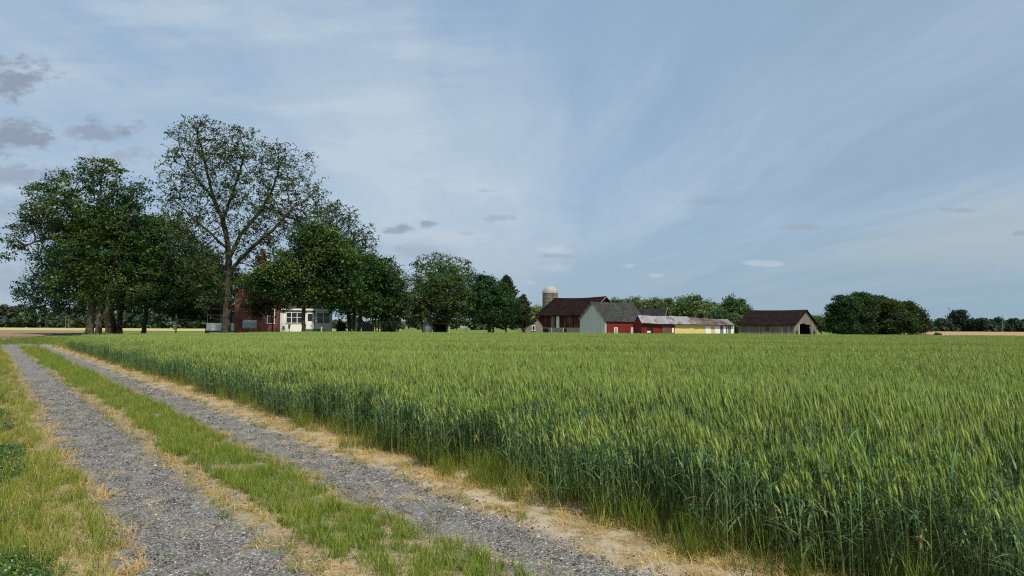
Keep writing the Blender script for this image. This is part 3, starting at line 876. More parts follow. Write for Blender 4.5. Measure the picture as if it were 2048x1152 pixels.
def branch_mesh(P, par, r_base, r_tip=0.022, expo=1.95, k=6, flare=0.6, zb=0.0):
    n = len(P); r = np.zeros(n)
    acc = np.zeros(n); kids = np.zeros(n, int)
    for i in range(n - 1, -1, -1):
        r[i] = r_tip if kids[i] == 0 else acc[i] ** (1 / expo)
        if par[i] >= 0: acc[par[i]] += r[i] ** expo; kids[par[i]] += 1
    roots = np.where(par < 0)[0]
    rb = r[roots].max()
    r = r_tip + (r - r_tip) * max(0.05, (r_base - r_tip)) / max(rb - r_tip, 1e-3)
    h = np.clip(1 - (P[:, 2] - zb) / 1.3, 0, 1)
    main = r > 0.5 * r_base
    r = r * (1 + flare * h * h * main)
    # thickest child carries on with the parent's ring
    e = np.where(par >= 0)[0]
    best = {}
    for i in e:
        p = par[i]
        if p not in best or r[i] > r[best[p]]: best[p] = i
    r0 = np.array([r[par[i]] if best[par[i]] == i else min(r[par[i]], r[i] * 1.25) for i in e]); r1 = r[e]
    A = P[par[e]]; B = P[e]; d = unit(B - A + 1e-9)
    A = A - d * (r0 * 0.3)[:, None]
    ref = np.tile(np.array([[0.92, 0.39, 0.0]]), (len(e), 1)); u = unit(np.cross(d, ref) + 1e-6); w = np.cross(d, u)
    th = np.arange(k) * 2 * np.pi / k
    ring = u[:, None] * np.cos(th)[None, :, None] + w[:, None] * np.sin(th)[None, :, None]
    V = np.stack([A[:, None] + ring * r0[:, None, None], B[:, None] + ring * r1[:, None, None]], 1)
    idx = np.arange(len(e) * 2 * k).reshape(len(e), 2, k)
    Q = np.stack([idx[:, 0], np.roll(idx[:, 0], -1, 1), np.roll(idx[:, 1], -1, 1), idx[:, 1]], -1).reshape(-1, 4)
    return V.reshape(-1, 3), Q

def leaf_cards(pos, size, col, up=0.4, aspect=0.55):
    n = len(pos)
    nr = rng.standard_normal((n, 3)); nr[:, 2] = np.abs(nr[:, 2]) + up; nr = unit(nr)
    a = unit(np.cross(nr, rng.standard_normal((n, 3)))); b = np.cross(nr, a)
    s = size[:, None]
    dr = np.array([[0, 0, -0.25]])
    V = np.stack([pos - a * s, pos + b * s * aspect - a * s * 0.15, pos + a * s + dr * s, pos - b * s * aspect - a * s * 0.15], 1)
    return V.reshape(-1, 3), np.arange(n * 4).reshape(n, 4), np.repeat(col, 4, 0)

ROOT_PROTO = {}
def tree(label, Y, px, lobes, col, n_attr=900, per=14, leaf=0.20, sig=0.38, r_base=0.35, chains=None, gap=0.0, hollow=0.3, name='tree', cat='tree',
         group=None, bark=None, step=0.65, dk=0.8, depth=0.9, cols=None, up=0.4, r_tip=0.02, stems=1, spread=0.0, fork=0.35, droop=0.0, flat=0.75, aspect=0.55, flare=0.6, gscale=0.45, cvar=0.16, crownname='crown', rag=3, cl_amp=0.75, cl_sc=0.55):
    b = base(px, Y)
    root = thing(name, label, cat, b, 0, group)
    if rag:
        ex = []
        for L in lobes:
            for _ in range(rag):
                a = rng.uniform(-0.15, math.pi + 0.15); f = rng.uniform(0.85, 1.12); q = rng.uniform(0.14, 0.30)
                ex.append((L[0] + L[2] * f * math.cos(a), L[1] - L[3] * f * math.sin(a), L[2] * q + 1.5, L[3] * q * 0.7 + 1) + tuple(L[4:]))
        lobes = list(lobes) + ex
    A = sample_lobes(lobes, n_attr, Y, hollow, gap, seed=px * 0.1, depth=depth, gscale=gscale)
    cen = A.mean(0); lowz = np.percentile(A[:, 2], 8)
    if chains is None:
        ch = []
        for s in range(stems):
            o = np.array([(s - (stems - 1) / 2) * spread, rng.normal(0, spread * 0.4), 0]) if stems > 1 else np.zeros(3)
            top = b + o * 1.6 + (cen - b) * np.array([0.25, 0.25, 0]); top[2] = b[2] + max(1.0, (lowz - b[2]) * 1.0 + (cen[2] - lowz) * fork)
            mid = (b + o + top) / 2 + rng.normal(0, 0.12, 3) * np.array([1, 1, 0])
            ch.append([b + o, mid, top])
        chains = ch
    P, par = colonize(chains, A, step, dk)
    V, Q = branch_mesh(P, par, r_base, r_tip, zb=b[2], flare=flare)
    loc = np.array(b)
    obj('trunk', np_mesh('trunk', V - loc, Q, smooth=True), bark or M_BARK, root)
    N = len(A) * per
    ctr = np.repeat(A, per, 0)
    pos = ctr + rng.normal(0, sig, (N, 3)) * np.array([1, 1, flat])
    pos[:, 2] -= droop * np.abs(rng.normal(0, 1, N))
    pos[:, 2] = np.maximum(pos[:, 2], b[2] + 0.1)
    cb = np.exp(rng.normal(0, cvar, (len(A), 1))) * np.array([col])
    cb = cb * np.exp(cl_amp * np.array([mnoise.noise(Vector(p * cl_sc) + Vector((9, 0, 3))) for p in A]))[:, None]
    if cols is not None:
        pick = np.array([mnoise.noise(Vector(p * 0.33)) for p in A]) > 0.05
        cb[pick] = np.exp(rng.normal(0, cvar, (int(pick.sum()), 1))) * np.array([cols])
    c = np.repeat(cb, per, 0) * np.exp(rng.normal(0, 0.18, (N, 1)))
    V, Q, C = leaf_cards(pos - loc, leaf * np.exp(rng.normal(0, 0.25, N)), c, up, aspect)
    obj(crownname, np_mesh(crownname, V, Q, C), M_LEAF, root)
    return root

def pl(Y, *pp):
    """A limb given by photo positions; a third number moves the point nearer or farther."""
    return [at(p[0], p[1], Y + (p[2] if len(p) > 2 else 0)) for p in pp]

GD = (0.040, 0.086, 0.026); GM = (0.056, 0.118, 0.028); GO = (0.070, 0.118, 0.028); GB = (0.028, 0.066, 0.036); GL = (0.07, 0.12, 0.035)

# left: big tree on several stems
Y = 97
zb = base(190, Y)
tree('broad old tree on three joined stems left of the farmhouse', Y, 190,
     [(150, 405, 92, 58), (195, 348, 55, 28), (75, 430, 40, 26), (45, 455, 34, 14), (30, 488, 30, 18), (14, 512, 14, 9), (255, 395, 46, 38), (120, 455, 60, 34), (80, 378, 32, 9), (125, 350, 22, 12), (175, 325, 20, 9), (222, 322, 20, 8), (290, 370, 20, 14), (230, 450, 70, 55),
      (150, 545, 75, 62), (225, 565, 70, 58), (285, 575, 55, 48, -1), (190, 505, 90, 60), (205, 600, 70, 22)],
     GD, n_attr=2600, per=20, leaf=0.155, sig=0.42, r_base=0.52, flare=0.35, bark=M_BARK_MID, gap=0.40, hollow=0.42, flat=0.35, gscale=0.6,
     chains=[[base(178, Y)] + pl(Y, (185, 610), (190, 540), (160, 450), (140, 400)), [base(197, Y)] + pl(Y, (201, 615), (203, 540), (205, 450), (200, 390)),
             [base(218, Y - 0.4)] + pl(Y - 0.4, (216, 620), (222, 550), (250, 470), (262, 410)),
             [('join',)] + pl(Y, (176, 500), (140, 475), (90, 478), (50, 490))], cols=GO)
tree('dark blue-green tree low at the left end of the tree group', 110, 232,
     [(80, 585, 48, 34), (110, 545, 55, 50), (150, 500, 70, 60), (215, 470, 75, 60), (140, 600, 70, 30), (230, 560, 80, 60), (290, 480, 60, 50), (300, 560, 60, 55)],
     GB, n_attr=1700, per=20, leaf=0.18, sig=0.42, r_base=0.5, stems=2, spread=0.9)
tree('dense dark tree with a leaning trunk between the stems and the tall tree', 99, 287,
     [(330, 500, 70, 55), (290, 540, 55, 60), (385, 545, 55, 55), (350, 590, 80, 42), (275, 595, 40, 35), (415, 595, 35, 45), (330, 455, 45, 30)],
     GD, n_attr=1700, per=22, leaf=0.16, sig=0.38, r_base=0.30, cols=GM)
tree('dark tree added behind the tall tree to blacken the gap by the left porch', 109, 415,  # added tree, keeps the space under the crowns nearly black
     [(400, 590, 55, 48), (370, 600, 50, 40), (440, 575, 40, 45), (405, 540, 45, 35), (425, 622, 45, 18)], (0.028, 0.052, 0.025), n_attr=1000, per=22, leaf=0.18, sig=0.4, r_base=0.3)

# the tall one with the open crown
Y = 86
tree('tallest tree, open see-through crown on one forked trunk', Y, 449,
     [(400, 285, 78, 54), (470, 300, 80, 50), (375, 350, 62, 60), (455, 370, 95, 70), (560, 330, 72, 52), (585, 385, 68, 58), (632, 383, 32, 24), (530, 420, 90, 60),
      (400, 440, 75, 60), (600, 445, 60, 42), (500, 480, 70, 45), (370, 480, 40, 48), (430, 520, 55, 45), (395, 570, 40, 40), (520, 520, 50, 40), (340, 400, 30, 45), (400, 250, 40, 22), (480, 570, 40, 36), (560, 500, 50, 40), (425, 605, 34, 30), (395, 540, 40, 40), (500, 600, 30, 22), (640, 420, 30, 30)],
     (0.060, 0.095, 0.040), rag=2, n_attr=5200, per=6, leaf=0.125, sig=0.16, r_base=0.52, gap=0.40, hollow=0.55, gscale=0.7, step=0.45, dk=0.55, r_tip=0.024, name='tall_tree', cols=(0.08, 0.11, 0.04),
     chains=[[base(449, Y)] + pl(Y, (455, 610), (458, 548), (456, 490), (446, 440), (428, 400), (415, 350), (404, 300)),
             [('join',)] + pl(Y, (459, 545), (478, 520, -1), (512, 488, -2), (548, 458, -2), (585, 415, -2)),
             [('join',)] + pl(Y, (458, 520), (480, 470, 1), (515, 430, 2), (545, 380, 3), (560, 330, 3)),
             [('join',)] + pl(Y, (446, 440), (462, 395, 1), (480, 345, 1), (490, 300, 2)),
             [('join',)] + pl(Y, (457, 500), (425, 470, -1), (390, 440, -2), (360, 410, -2)),
             [('join',)] + pl(Y, (428, 400), (400, 365, 1), (375, 330, 2)),
             [('join',)] + pl(Y, (457, 590), (435, 560, -1), (405, 540, -1)),
             [('join',)] + pl(Y, (452, 640), (470, 610, -1), (498, 590, -2), (520, 570, -2))])
tree('thin open-crowned tree rising behind the right end of the house', 121, 660,
     [(690, 440, 30, 36), (725, 475, 30, 30), (655, 440, 36, 42), (700, 485, 45, 26), (740, 495, 16, 16), (640, 490, 50, 40)],
     (0.060, 0.095, 0.042), n_attr=1100, per=7, leaf=0.16, sig=0.2, r_base=0.35, gap=0.40, hollow=0.5, step=0.6, r_tip=0.028, name='open_tree', gscale=0.6)
tree('spreading olive green tree in front of the white porch', 83, 606,
     [(600, 545, 72, 48), (645, 500, 55, 50), (560, 560, 45, 38), (690, 565, 38, 42), (625, 470, 44, 26), (650, 580, 50, 32), (600, 590, 60, 22), (520, 565, 36, 24), (680, 520, 35, 35)],
     GO, n_attr=1900, per=18, leaf=0.15, sig=0.36, r_base=0.24, cols=GD, gap=0.18, hollow=0.35,
     chains=[[base(606, 83)] + pl(83, (607, 630), (609, 590), (615, 540)), [('join',)] + pl(83, (609, 595), (585, 565), (555, 552)), [('join',)] + pl(83, (609, 590), (645, 545), (670, 520))], depth=0.6, rag=2)
tree('small half-dead tree with rusty brown leaves against the brick wall', 91.5, 545,
     [(528, 580, 36, 38), (545, 612, 32, 22), (512, 612, 26, 20), (505, 565, 30, 20), (535, 550, 26, 18)], (0.11, 0.062, 0.032), n_attr=520, per=14, leaf=0.14, sig=0.28, r_base=0.1, cols=(0.085, 0.062, 0.03), gap=0.3, droop=0.2, rag=0)
tree('dark bushy tree just right of the white porch', 97, 708,
     [(700, 560, 52, 50), (690, 520, 42, 32), (720, 605, 48, 32), (735, 545, 36, 42), (680, 600, 30, 34)], GD, n_attr=1200, per=22, leaf=0.155, sig=0.38, r_base=0.26, stems=3, spread=0.55, cols=GM)
tree('rounded green tree on thin stems at the right end of the house trees', 100, 757,
     [(765, 565, 46, 46), (785, 595, 36, 42), (752, 540, 30, 26), (770, 620, 48, 24)], (0.045, 0.088, 0.028), n_attr=1000, per=22, leaf=0.15, sig=0.36, r_base=0.13, stems=5, spread=0.35, bark=M_BARK_PALE)
tree('wide see-through tree behind the brown-leaved tree', 152, 888,
     [(885, 552, 62, 42), (835, 560, 32, 30), (935, 562, 26, 32), (890, 535, 52, 26), (880, 600, 60, 30)], (0.08, 0.13, 0.05), n_attr=1700, per=7, leaf=0.19, sig=0.24, r_base=0.4, gap=0.40, hollow=0.5, name='open_tree', gscale=0.5, r_tip=0.03)
tree('vase-shaped bronze-leaved tree on many pale stems beside the black shed', 111, 884,
     [(885, 590, 50, 36), (842, 605, 32, 36), (925, 605, 26, 30), (890, 562, 38, 20), (865, 630, 40, 18), (825, 625, 26, 24), (905, 632, 30, 16)], (0.060, 0.086, 0.028), n_attr=1300, per=20, leaf=0.135, sig=0.34, r_base=0.10, stems=7, spread=0.22, bark=M_BARK_PALE, cols=(0.055, 0.10, 0.03), gap=0.2)
tree('full green tree standing left of the cedar', 113, 982,
     [(980, 592, 42, 36), (968, 572, 26, 20), (1005, 612, 36, 30), (950, 622, 24, 24), (985, 630, 46, 18)], (0.038, 0.085, 0.032), n_attr=1000, per=22, leaf=0.155, sig=0.36, r_base=0.16, stems=3, spread=0.3)

def cedar(label, Y, px, top, halfw, low, col, r=0.14, n=700):
    """Conifer with pointed upswept side branches."""
    b = base(px, Y); root = thing('cedar_tree', label, 'tree', b)
    H = at(px, top, Y)[2] - b[2]; W = halfw * Y / F; z0 = at(px, low, Y)[2] - b[2]
    mb = Tpl(); pos = []; cc = []
    segs = []
    for i in range(n // 8):
        t = rng.random() ** 0.8; z = z0 + (H - z0) * t
        l = W * (1 - t) ** 0.75 * rng.uniform(0.55, 1.15) + 0.12
        a = rng.uniform(0, 2 * np.pi); upw = rng.uniform(0.25, 0.75)
        s0 = np.array([0, 0, z]); s1 = s0 + np.array([np.cos(a) * l, np.sin(a) * l, upw * l])
        segs.append((s0, s1))
        m = int(20 + 46 * l)
        q = rng.random(m) ** 0.7
        p = s0 + (s1 - s0) * q[:, None] + rng.normal(0, 1, (m, 3)) * (0.05 + 0.16 * (1 - q))[:, None]
        pos.append(p); cc.append(np.repeat(np.array([col]) * np.exp(rng.normal(0, 0.16)), m, 0))
    pos = np.concatenate(pos); cc = np.concatenate(cc) * np.exp(rng.normal(0, 0.15, (len(pos), 1)))
    V, Q, C = leaf_cards(pos, 0.13 * np.exp(rng.normal(0, 0.25, len(pos))), cc, 0.1, 0.35)
    t = MB(); t.tube((0, 0, 0), (0, 0, H * 0.97), r, 0.02, 8)
    for s0, s1 in segs[::2]: t.tube(s0, s1, 0.022, 0.006, 4, False)
    t.build('trunk', M_BARK, root, True)
    obj('crown', np_mesh('crown', V, Q, C), M_LEAF, root)
    return root
cedar('taller dark cedar with a pointed top right of the full green tree', 116, 1012, 553, 46, 652, (0.045, 0.066, 0.03), n=2600)
cedar('shorter dark cedar leaning over the stone ruin', 120, 1046, 592, 30, 658, (0.05, 0.066, 0.028), n=1400)

# shrubs
def shrub(label, Y, px, lobes, col, n=160, name='shrub', per=14, leaf=0.13):
    b = base(px, Y); root = thing(name, label, 'shrub', b)
    A = sample_lobes(lobes, n, Y, 0.4)
    A[:, 2] = np.maximum(A[:, 2], b[2] + 0.15)
    P, par = colonize([[b, b + np.array([0, 0, 0.3])]], A, 0.3, 0.4)
    V, Q = branch_mesh(P, par, 0.06, 0.012, k=5, flare=0.2, zb=b[2])
    obj('stems', np_mesh('stems', V - b, Q), M_BARK, root)
    pos = np.repeat(A, per, 0) + rng.normal(0, 0.2, (n * per, 3)); pos[:, 2] = np.maximum(pos[:, 2], b[2] + 0.03)
    c = np.repeat(np.array([col]) * np.exp(rng.normal(0, 0.2, (n, 1))), per, 0)
    V, Q, C = leaf_cards(pos - b, leaf * np.exp(rng.normal(0, 0.25, len(pos))), c)
    obj('foliage', np_mesh('foliage', V, Q, C), M_LEAF, root)
shrub('round dark bush beside the grey panel right of the house', 98, 780, [(780, 654, 15, 13)], (0.03, 0.05, 0.024))
shrub('small dark bush between the porch end and the trunks', 99, 682, [(682, 655, 8, 10)], (0.03, 0.055, 0.026), n=80)

# trees behind the sheds: each its own crown
def backtree(label, Y, px, lobes, col, **k):
    k = dict(dict(n_attr=480, per=24, leaf=0.27, sig=0.55, r_base=0.3, step=1.0, dk=1.2, r_tip=0.03, cl_sc=0.3, group='trees behind the farm sheds'), **k)
    return tree(label, Y, px, lobes, col, **k)
BG1 = (0.10, 0.165, 0.05); BG2 = (0.13, 0.18, 0.07); BG3 = (0.075, 0.13, 0.05)
backtree('pale green tree peeping between the cedar and the silo', 260, 1073, [(1073, 632, 20, 20), (1060, 642, 16, 14), (1090, 640, 14, 16)], BG2)
backtree('bushy tree just right of the big barn ridge', 235, 1236, [(1236, 615, 17, 14), (1222, 618, 10, 10), (1245, 630, 22, 18)], BG3)
backtree('broad light green tree above the grey shed roof', 240, 1275, [(1272, 612, 22, 16), (1285, 630, 28, 18), (1262, 622, 18, 18)], BG1)
backtree('pale rounded tree right behind the black gabled barn', 230, 1318, [(1310, 612, 22, 15), (1320, 630, 26, 20), (1298, 622, 18, 16)], BG2)
backtree('dark gap-filling tree behind the black gable peak', 255, 1342, [(1340, 617, 20, 14), (1350, 635, 24, 20)], BG3)
backtree('highest round tree above the middle of the long shed', 225, 1378, [(1378, 612, 26, 20), (1390, 630, 32, 24), (1364, 628, 20, 20), (1408, 614, 16, 14)], BG1, n_attr=600)
backtree('grey-green round tree over the rusty shed roof', 222, 1408, [(1408, 634, 24, 22), (1425, 625, 16, 20)], BG2)
backtree('deep green domed tree nearest the weathered barn', 215, 1466, [(1464, 616, 22, 18), (1455, 632, 24, 22), (1480, 630, 20, 22), (1490, 620, 12, 10)], BG3, n_attr=560)
backtree('low dark tree between the long shed and the weathered barn', 200, 1440, [(1440, 640, 20, 16), (1470, 648, 16, 16)], BG3)
backtree('small pale tree showing right of the weathered barn', 300, 1640, [(1640, 645, 22, 14), (1655, 650, 16, 12), (1625, 645, 14, 12)], BG2)

# right-hand clump
def clump(label, Y, px, lobes, col, **k):
    k = dict(dict(n_attr=900, per=22, leaf=0.18, sig=0.4, r_base=0.2, step=0.7, dk=0.85, flat=0.5, rag=5, gap=0.2, gscale=0.6, group='tree clump at the right of the farm'), **k)
    return tree(label, Y, px, lobes, col, **k)
clump('black-green layered tree at the left end of the right clump', 138, 1692, [(1690, 620, 28, 24), (1680, 645, 26, 24), (1690, 658, 30, 14), (1700, 605, 22, 13), (1670, 625, 14, 14), (1668, 613, 10, 5), (1662, 630, 8, 4), (1690, 600, 8, 5)], (0.030, 0.06, 0.026), cols=(0.045, 0.085, 0.03))
clump('highest tree of the right clump with a tufted top', 140, 1722, [(1718, 602, 22, 14), (1725, 625, 28, 28), (1735, 605, 15, 14), (1709, 592, 7, 6), (1732, 594, 6, 6), (1725, 657, 28, 16)], (0.04, 0.075, 0.028), n_attr=900)
clump('greyish fine-leaved tree in the middle of the right clump', 144, 1755, [(1752, 612, 16, 16), (1760, 635, 24, 26), (1768, 602, 6, 8), (1750, 604, 5, 6), (1762, 658, 26, 14)], (0.05, 0.085, 0.036))
clump('yellow-green tree right of the middle of the right clump', 140, 1786, [(1785, 622, 18, 18), (1790, 645, 24, 22), (1778, 612, 12, 10)], (0.058, 0.088, 0.026))
clump('thin ragged tree at the right end of the right clump', 142, 1822, [(1815, 620, 14, 16), (1825, 640, 18, 22), (1838, 632, 10, 14), (1835, 655, 18, 12), (1815, 608, 5, 8), (1828, 617, 5, 6), (1848, 645, 8, 8)], (0.045, 0.07, 0.03), gap=0.3, bark=M_BARK_PALE)
clump('small low tree with pale stems in front of the right clump', 137, 1806, [(1805, 645, 22, 18), (1790, 655, 18, 10), (1820, 655, 16, 10)], (0.04, 0.065, 0.026), n_attr=420, bark=M_BARK_PALE, stems=4, spread=0.5)

# far-off woods
def wood(name, label, trees, col, seed, leaf, dens):
    pos = []; cc = []
    for (px, Y, w, top, bot) in trees:
        c = at(px, (top + bot) / 2, Y); rx = w * Y / F; rz = (bot - top) / 2 * Y / F
        n = int(dens * rx * rz)
        for _ in range(7):
            o = np.array([rng.normal(0, 0.45) * rx, rng.normal(0, 0.4) * rx, rng.normal(0.05, 0.42) * rz]); rr = rng.uniform(0.3, 0.62)
            q = unit(rng.standard_normal((n, 3))) * rng.random((n, 1)) ** 0.25
            p = c + o + q * np.array([rx, rx, rz]) * rr
            if rng.random() < 0.5: p[:, 2] -= rz * 0.35
            p[:, 2] = np.clip(p[:, 2], T(Y) + 0.1, c[2] + rz * rng.uniform(0.95, 1.12))
            pos.append(p); cc.append(np.repeat(np.array([col]) * np.exp(rng.normal(0, 0.2)) * np.exp(rng.normal(0, 0.1, 3)), n, 0))
    pos = np.concatenate(pos); cc = np.concatenate(cc) * np.exp(rng.normal(0, 0.2, (len(pos), 1)))
    V, Q, C = leaf_cards(pos, leaf * np.exp(rng.normal(0, 0.3, len(pos))), cc, 0.3, 0.7)
    o = obj(name, np_mesh(name, V, Q, C), M_LEAF)
    return tag(o, label, 'wood', kind='stuff')
tr = [(1835 + i * 8 + rng.normal(0, 3), 600 + rng.normal(0, 12), rng.uniform(14, 21), rng.uniform(636, 640), 664) for i in range(36)]
tr += [(1845 + i * 9, 590, 12, 646 + rng.uniform(-2, 3), 665) for i in range(30)]
wood('far_wood', 'dark line of woods, haze blue in its leaves, along the far right field', tr, (0.045, 0.078, 0.055), 1, 1.1, 3.2)  # distance haze is mixed into this leaf colour
tr = [(-40 + i * 17 + rng.normal(0, 4), 330 + rng.normal(0, 10), rng.uniform(14, 22), (597 if i < 5 else 608) + rng.uniform(-4, 14), 655) for i in range(32)]
tr += [(-40 + i * 14, 318, 16, 630 + rng.uniform(-6, 4), 656) for i in range(38)]
wood('far_wood', 'grey-green wood behind the left trees and pale field', tr, (0.065, 0.105, 0.06), 2, 0.75, 4.2)
tr = [(560 + i * 20 + rng.normal(0, 4), 380 + rng.normal(0, 10), rng.uniform(14, 22), rng.uniform(632, 640), 657) for i in range(29)]
wood('far_wood', 'distant green wood seen under the middle trees', tr, (0.065, 0.105, 0.055), 3, 0.9, 4.0)
tr = [(1130 + i * 20 + rng.normal(0, 4), 420 + rng.normal(0, 10), rng.uniform(14, 22), rng.uniform(638, 644), 662) for i in range(34)]
wood('far_wood', 'low distant wood behind the barns and right clump', tr, (0.06, 0.10, 0.055), 4, 1.0, 3.2)
tree('lone tall tree standing above the far right woods', 590, 1919, [(1916, 628, 13, 7), (1924, 632, 10, 8), (1908, 636, 9, 6), (1918, 640, 14, 8)], (0.035, 0.06, 0.042), n_attr=260, per=14, leaf=0.7, sig=1.0, r_base=0.5, step=2, dk=2.5, gap=0.3, gscale=0.15)

# ------------------------------------------------------------------ buildings
def place(px, Y): return base(px, Y)
def reach(p0, ang, px1):
    """Length along a wall of direction ang until it meets photo column px1."""
    k = ray(px1, 655)[0]
    return (k * p0[1] - p0[0]) / (math.cos(ang) - k * math.sin(ang))

def sw(pts, swap): return [(y, x, z) for x, y, z in pts] if swap else pts

def roof_slab(b, L, W, e0, r, e1, over, eave, th, swap, yr=None, sag=0.0, nseg=6, side=(0, 1)):
    """Two slopes with a little sag along the ridge; a = along the ridge."""
    yr = W / 2 if yr is None else yr
    a = np.linspace(-over, L + over, nseg + 1)
    sg = -sag * np.sin(np.linspace(0, math.pi, nseg + 1))
    for k in side:
        ye, ze = ((0, e0) if k == 0 else (W, e1))
        dy = ye - yr; dz = ze - r; l = math.hypot(dy, dz); f = (l + eave) / l
        y2 = yr + dy * f; z2 = r + dz * f
        for i in range(nseg):
            q = [(a[i], yr, r + sg[i]), (a[i + 1], yr, r + sg[i + 1]), (a[i + 1], y2, z2 + 0.6 * sg[i + 1]), (a[i], y2, z2 + 0.6 * sg[i])]
            b.prism(sw(q, swap), (0, 0, th))

def gable_wall(b, pos, W, e0, r, e1, th, swap, yr=None, notch=None, z0=0):
    yr = W / 2 if yr is None else yr
    pts = [(pos, 0, z0)]
    if notch: pts += [(pos, y, z) for y, z in notch]
    pts += [(pos, W, z0), (pos, W, e1), (pos, yr, r), (pos, 0, e0)]
    b.prism(sw(pts, swap), (0, th, 0) if swap else (th, 0, 0))

def window(root, x, z, w, h, axis, pos, out, frame_mat=None, cols=1, rows=2, fw=0.09, name='window'):
    """Window on a wall. axis 'x': wall runs along local x at y = pos, outside towards out (-1 or 1)."""
    f = MB(); g = MB()
    def bx(mb, a0, a1, d0, d1, z0, z1):
        d0, d1 = sorted((pos + out * d0, pos + out * d1))
        if axis == 'x': mb.box(a0, a1, d0, d1, z0, z1)
        else: mb.box(d0, d1, a0, a1, z0, z1)
    bx(f, x, x + fw, 0.0, 0.06, z, z + h); bx(f, x + w - fw, x + w, 0.0, 0.06, z, z + h)
    bx(f, x + fw, x + w - fw, 0.0, 0.06, z + h - fw, z + h); bx(f, x - 0.04, x + w + 0.04, 0.0, 0.09, z - 0.07, z)
    for i in range(1, cols):
        c = x + w * i / cols; bx(f, c - fw / 2, c + fw / 2, 0.0, 0.055, z, z + h - fw)
    for j in range(1, rows):
        c = z + h * j / rows; bx(f, x + fw, x + w - fw, 0.0, 0.045, c - 0.025, c + 0.025)
    wd = f.build(name, frame_mat or M_TRIM, root)
    bx(g, x + fw * 0.5, x + w - fw * 0.5, 0.004, 0.02, z, z + h - fw * 0.5)
    g.build('pane', M_GLASS, wd)
    return wd

# --- farmhouse
rot = R(16); p0 = place(468, 97)
house = thing('farmhouse', 'old brick farmhouse with a white enclosed porch half hidden by trees', 'house', p0, rot)
Wm = reach(p0, rot, 560); Lw = reach(p0, rot, 664) - Wm
zpk = 9.0; zev = 6.2
b = MB(); gable_wall(b, 0, Wm, zev, zpk, zev, 0.3, True); gable_wall(b, 9.7, Wm, zev, zpk, zev, 0.3, True)
b.box(0, 0.3, 0.3, 9.7, 0, zev - 0.02); b.box(Wm - 0.3, Wm, 0.3, 9.7, 0, zev - 0.02); b.build('wall', M_BRICK, house)
b = MB(); roof_slab(b, 10.0, Wm, zev, zpk + 0.02, zev, 0.25, 0.35, 0.12, True); rf = b.build('roof', M_ROOFDARK, house)
b = MB(); cx = Wm * 0.55
b.box(cx - 0.55, cx + 0.55, 0.4, 1.2, zpk - 1.6, zpk + 1.7); b.box(cx - 0.66, cx + 0.66, 0.3, 1.3, zpk + 1.7, zpk + 1.95)
b.box(cx - 0.05, cx + 0.5, 0.5, 1.1, zpk + 1.95, zpk + 2.9)
b.build('chimney', M_BRICK, rf)
xw = reach(p0, rot, 533.5)
window(house, xw, 1.75, 1.0, 1.95, 'x', 0, -1)
# white porch wing
x0 = Wm + 0.004; x1 = Wm + Lw
zf = 0.55; zt = 3.65
b = MB(); b.box(x0, x1, -0.25, 3.2, zf, zt); b.build('porch_wall', M_WHITE, house, label='white clapboard porch wall')
b = MB(); b.box(x0 + 0.05, x1 - 0.05, -0.2, 3.15, -0.1, zf - 0.002); b.build('foundation', M_STEPS, house)
b = MB(); b.prism([(x0 - 0.0, -0.45, zt - 0.0), (x0, 3.2, zt + 1.35), (x1 + 0.3, 3.2, zt + 1.35), (x1 + 0.3, -0.45, zt - 0.0)], (0, 0, 0.13)); b.build('porch_roof', M_ROOFGREY, house)
b = MB(); b.box(x0, x1 + 0.3, -0.49, -0.452, zt - 0.09, zt + 0.13); b.build('fascia', M_TRIM, house)
b = MB(); b.box(x0, x1 - 1.2, 3.21, 8.4, 0, 5.9); b.build('wing_wall', M_GREYPANEL, house, label='grey upper wall of the rear wing')
b = MB(); roof_slab(b, x1 - 1.2 - x0, 5.2, 5.9, 7.5, 5.9, 0.2, 0.3, 0.12, False); o = b.build('wing_roof', M_ROOFDARK, house); o.location = (x0 + 0.25, 3.2, 0)
for o in ():
    pass
def hx(px): return reach(p0, rot, px) 
window(house, hx(571.5), 1.85, hx(605) - hx(571.5), 1.45, 'x', -0.25, -1, cols=3)
window(house, hx(632.5), 1.85, hx(660) - hx(632.5), 1.45, 'x', -0.25, -1, cols=2)
d0, d1 = hx(613), hx(627)
b = MB(); b.box(d0, d1, -0.33, -0.252, zf + 0.45, zf + 2.7); dr = b.build('door', M_TRIM, house)
b = MB(); b.box(d0 + 0.14, d1 - 0.14, -0.345, -0.332, zf + 1.55, zf + 2.55); b.build('pane', M_GLASS, dr)
b = MB(); b.box(d0 + 0.12, d1 - 0.12, -0.345, -0.332, zf + 0.6, zf + 1.35); b.build('lower_panel', M_WHITE, dr)
b = MB()
for i in range(4): b.box(d0 - 0.2, d1 + 1.2, -0.6 - 0.3 * i, -0.256 if i == 0 else -0.302 - 0.3 * i, -0.05, zf + 0.42 - 0.24 * i)
b.build('porch_steps', M_STEPS, house)
for xx in (d0 - 0.1, d1 + 1.1): 
    b = MB(); b.tube((xx, -0.4, zf + 0.42), (xx, -0.4, zf + 1.35), 0.022); b.tube((xx, -1.4, 0), (xx, -1.4, zf + 0.6), 0.022)
    b.tube((xx, -0.4, zf + 1.33), (xx, -1.4, zf + 0.58), 0.022); b.tube((xx, -0.4, zf + 0.95), (xx, -1.4, zf + 0.2), 0.015)
    b.build('railing', M_STEEL, house)
b = MB(); xx = hx(565); b.box(xx, xx + 0.3, -0.36, -0.254, zf + 0.45, zf + 0.85); b.build('vent', M_GREYPANEL, house)
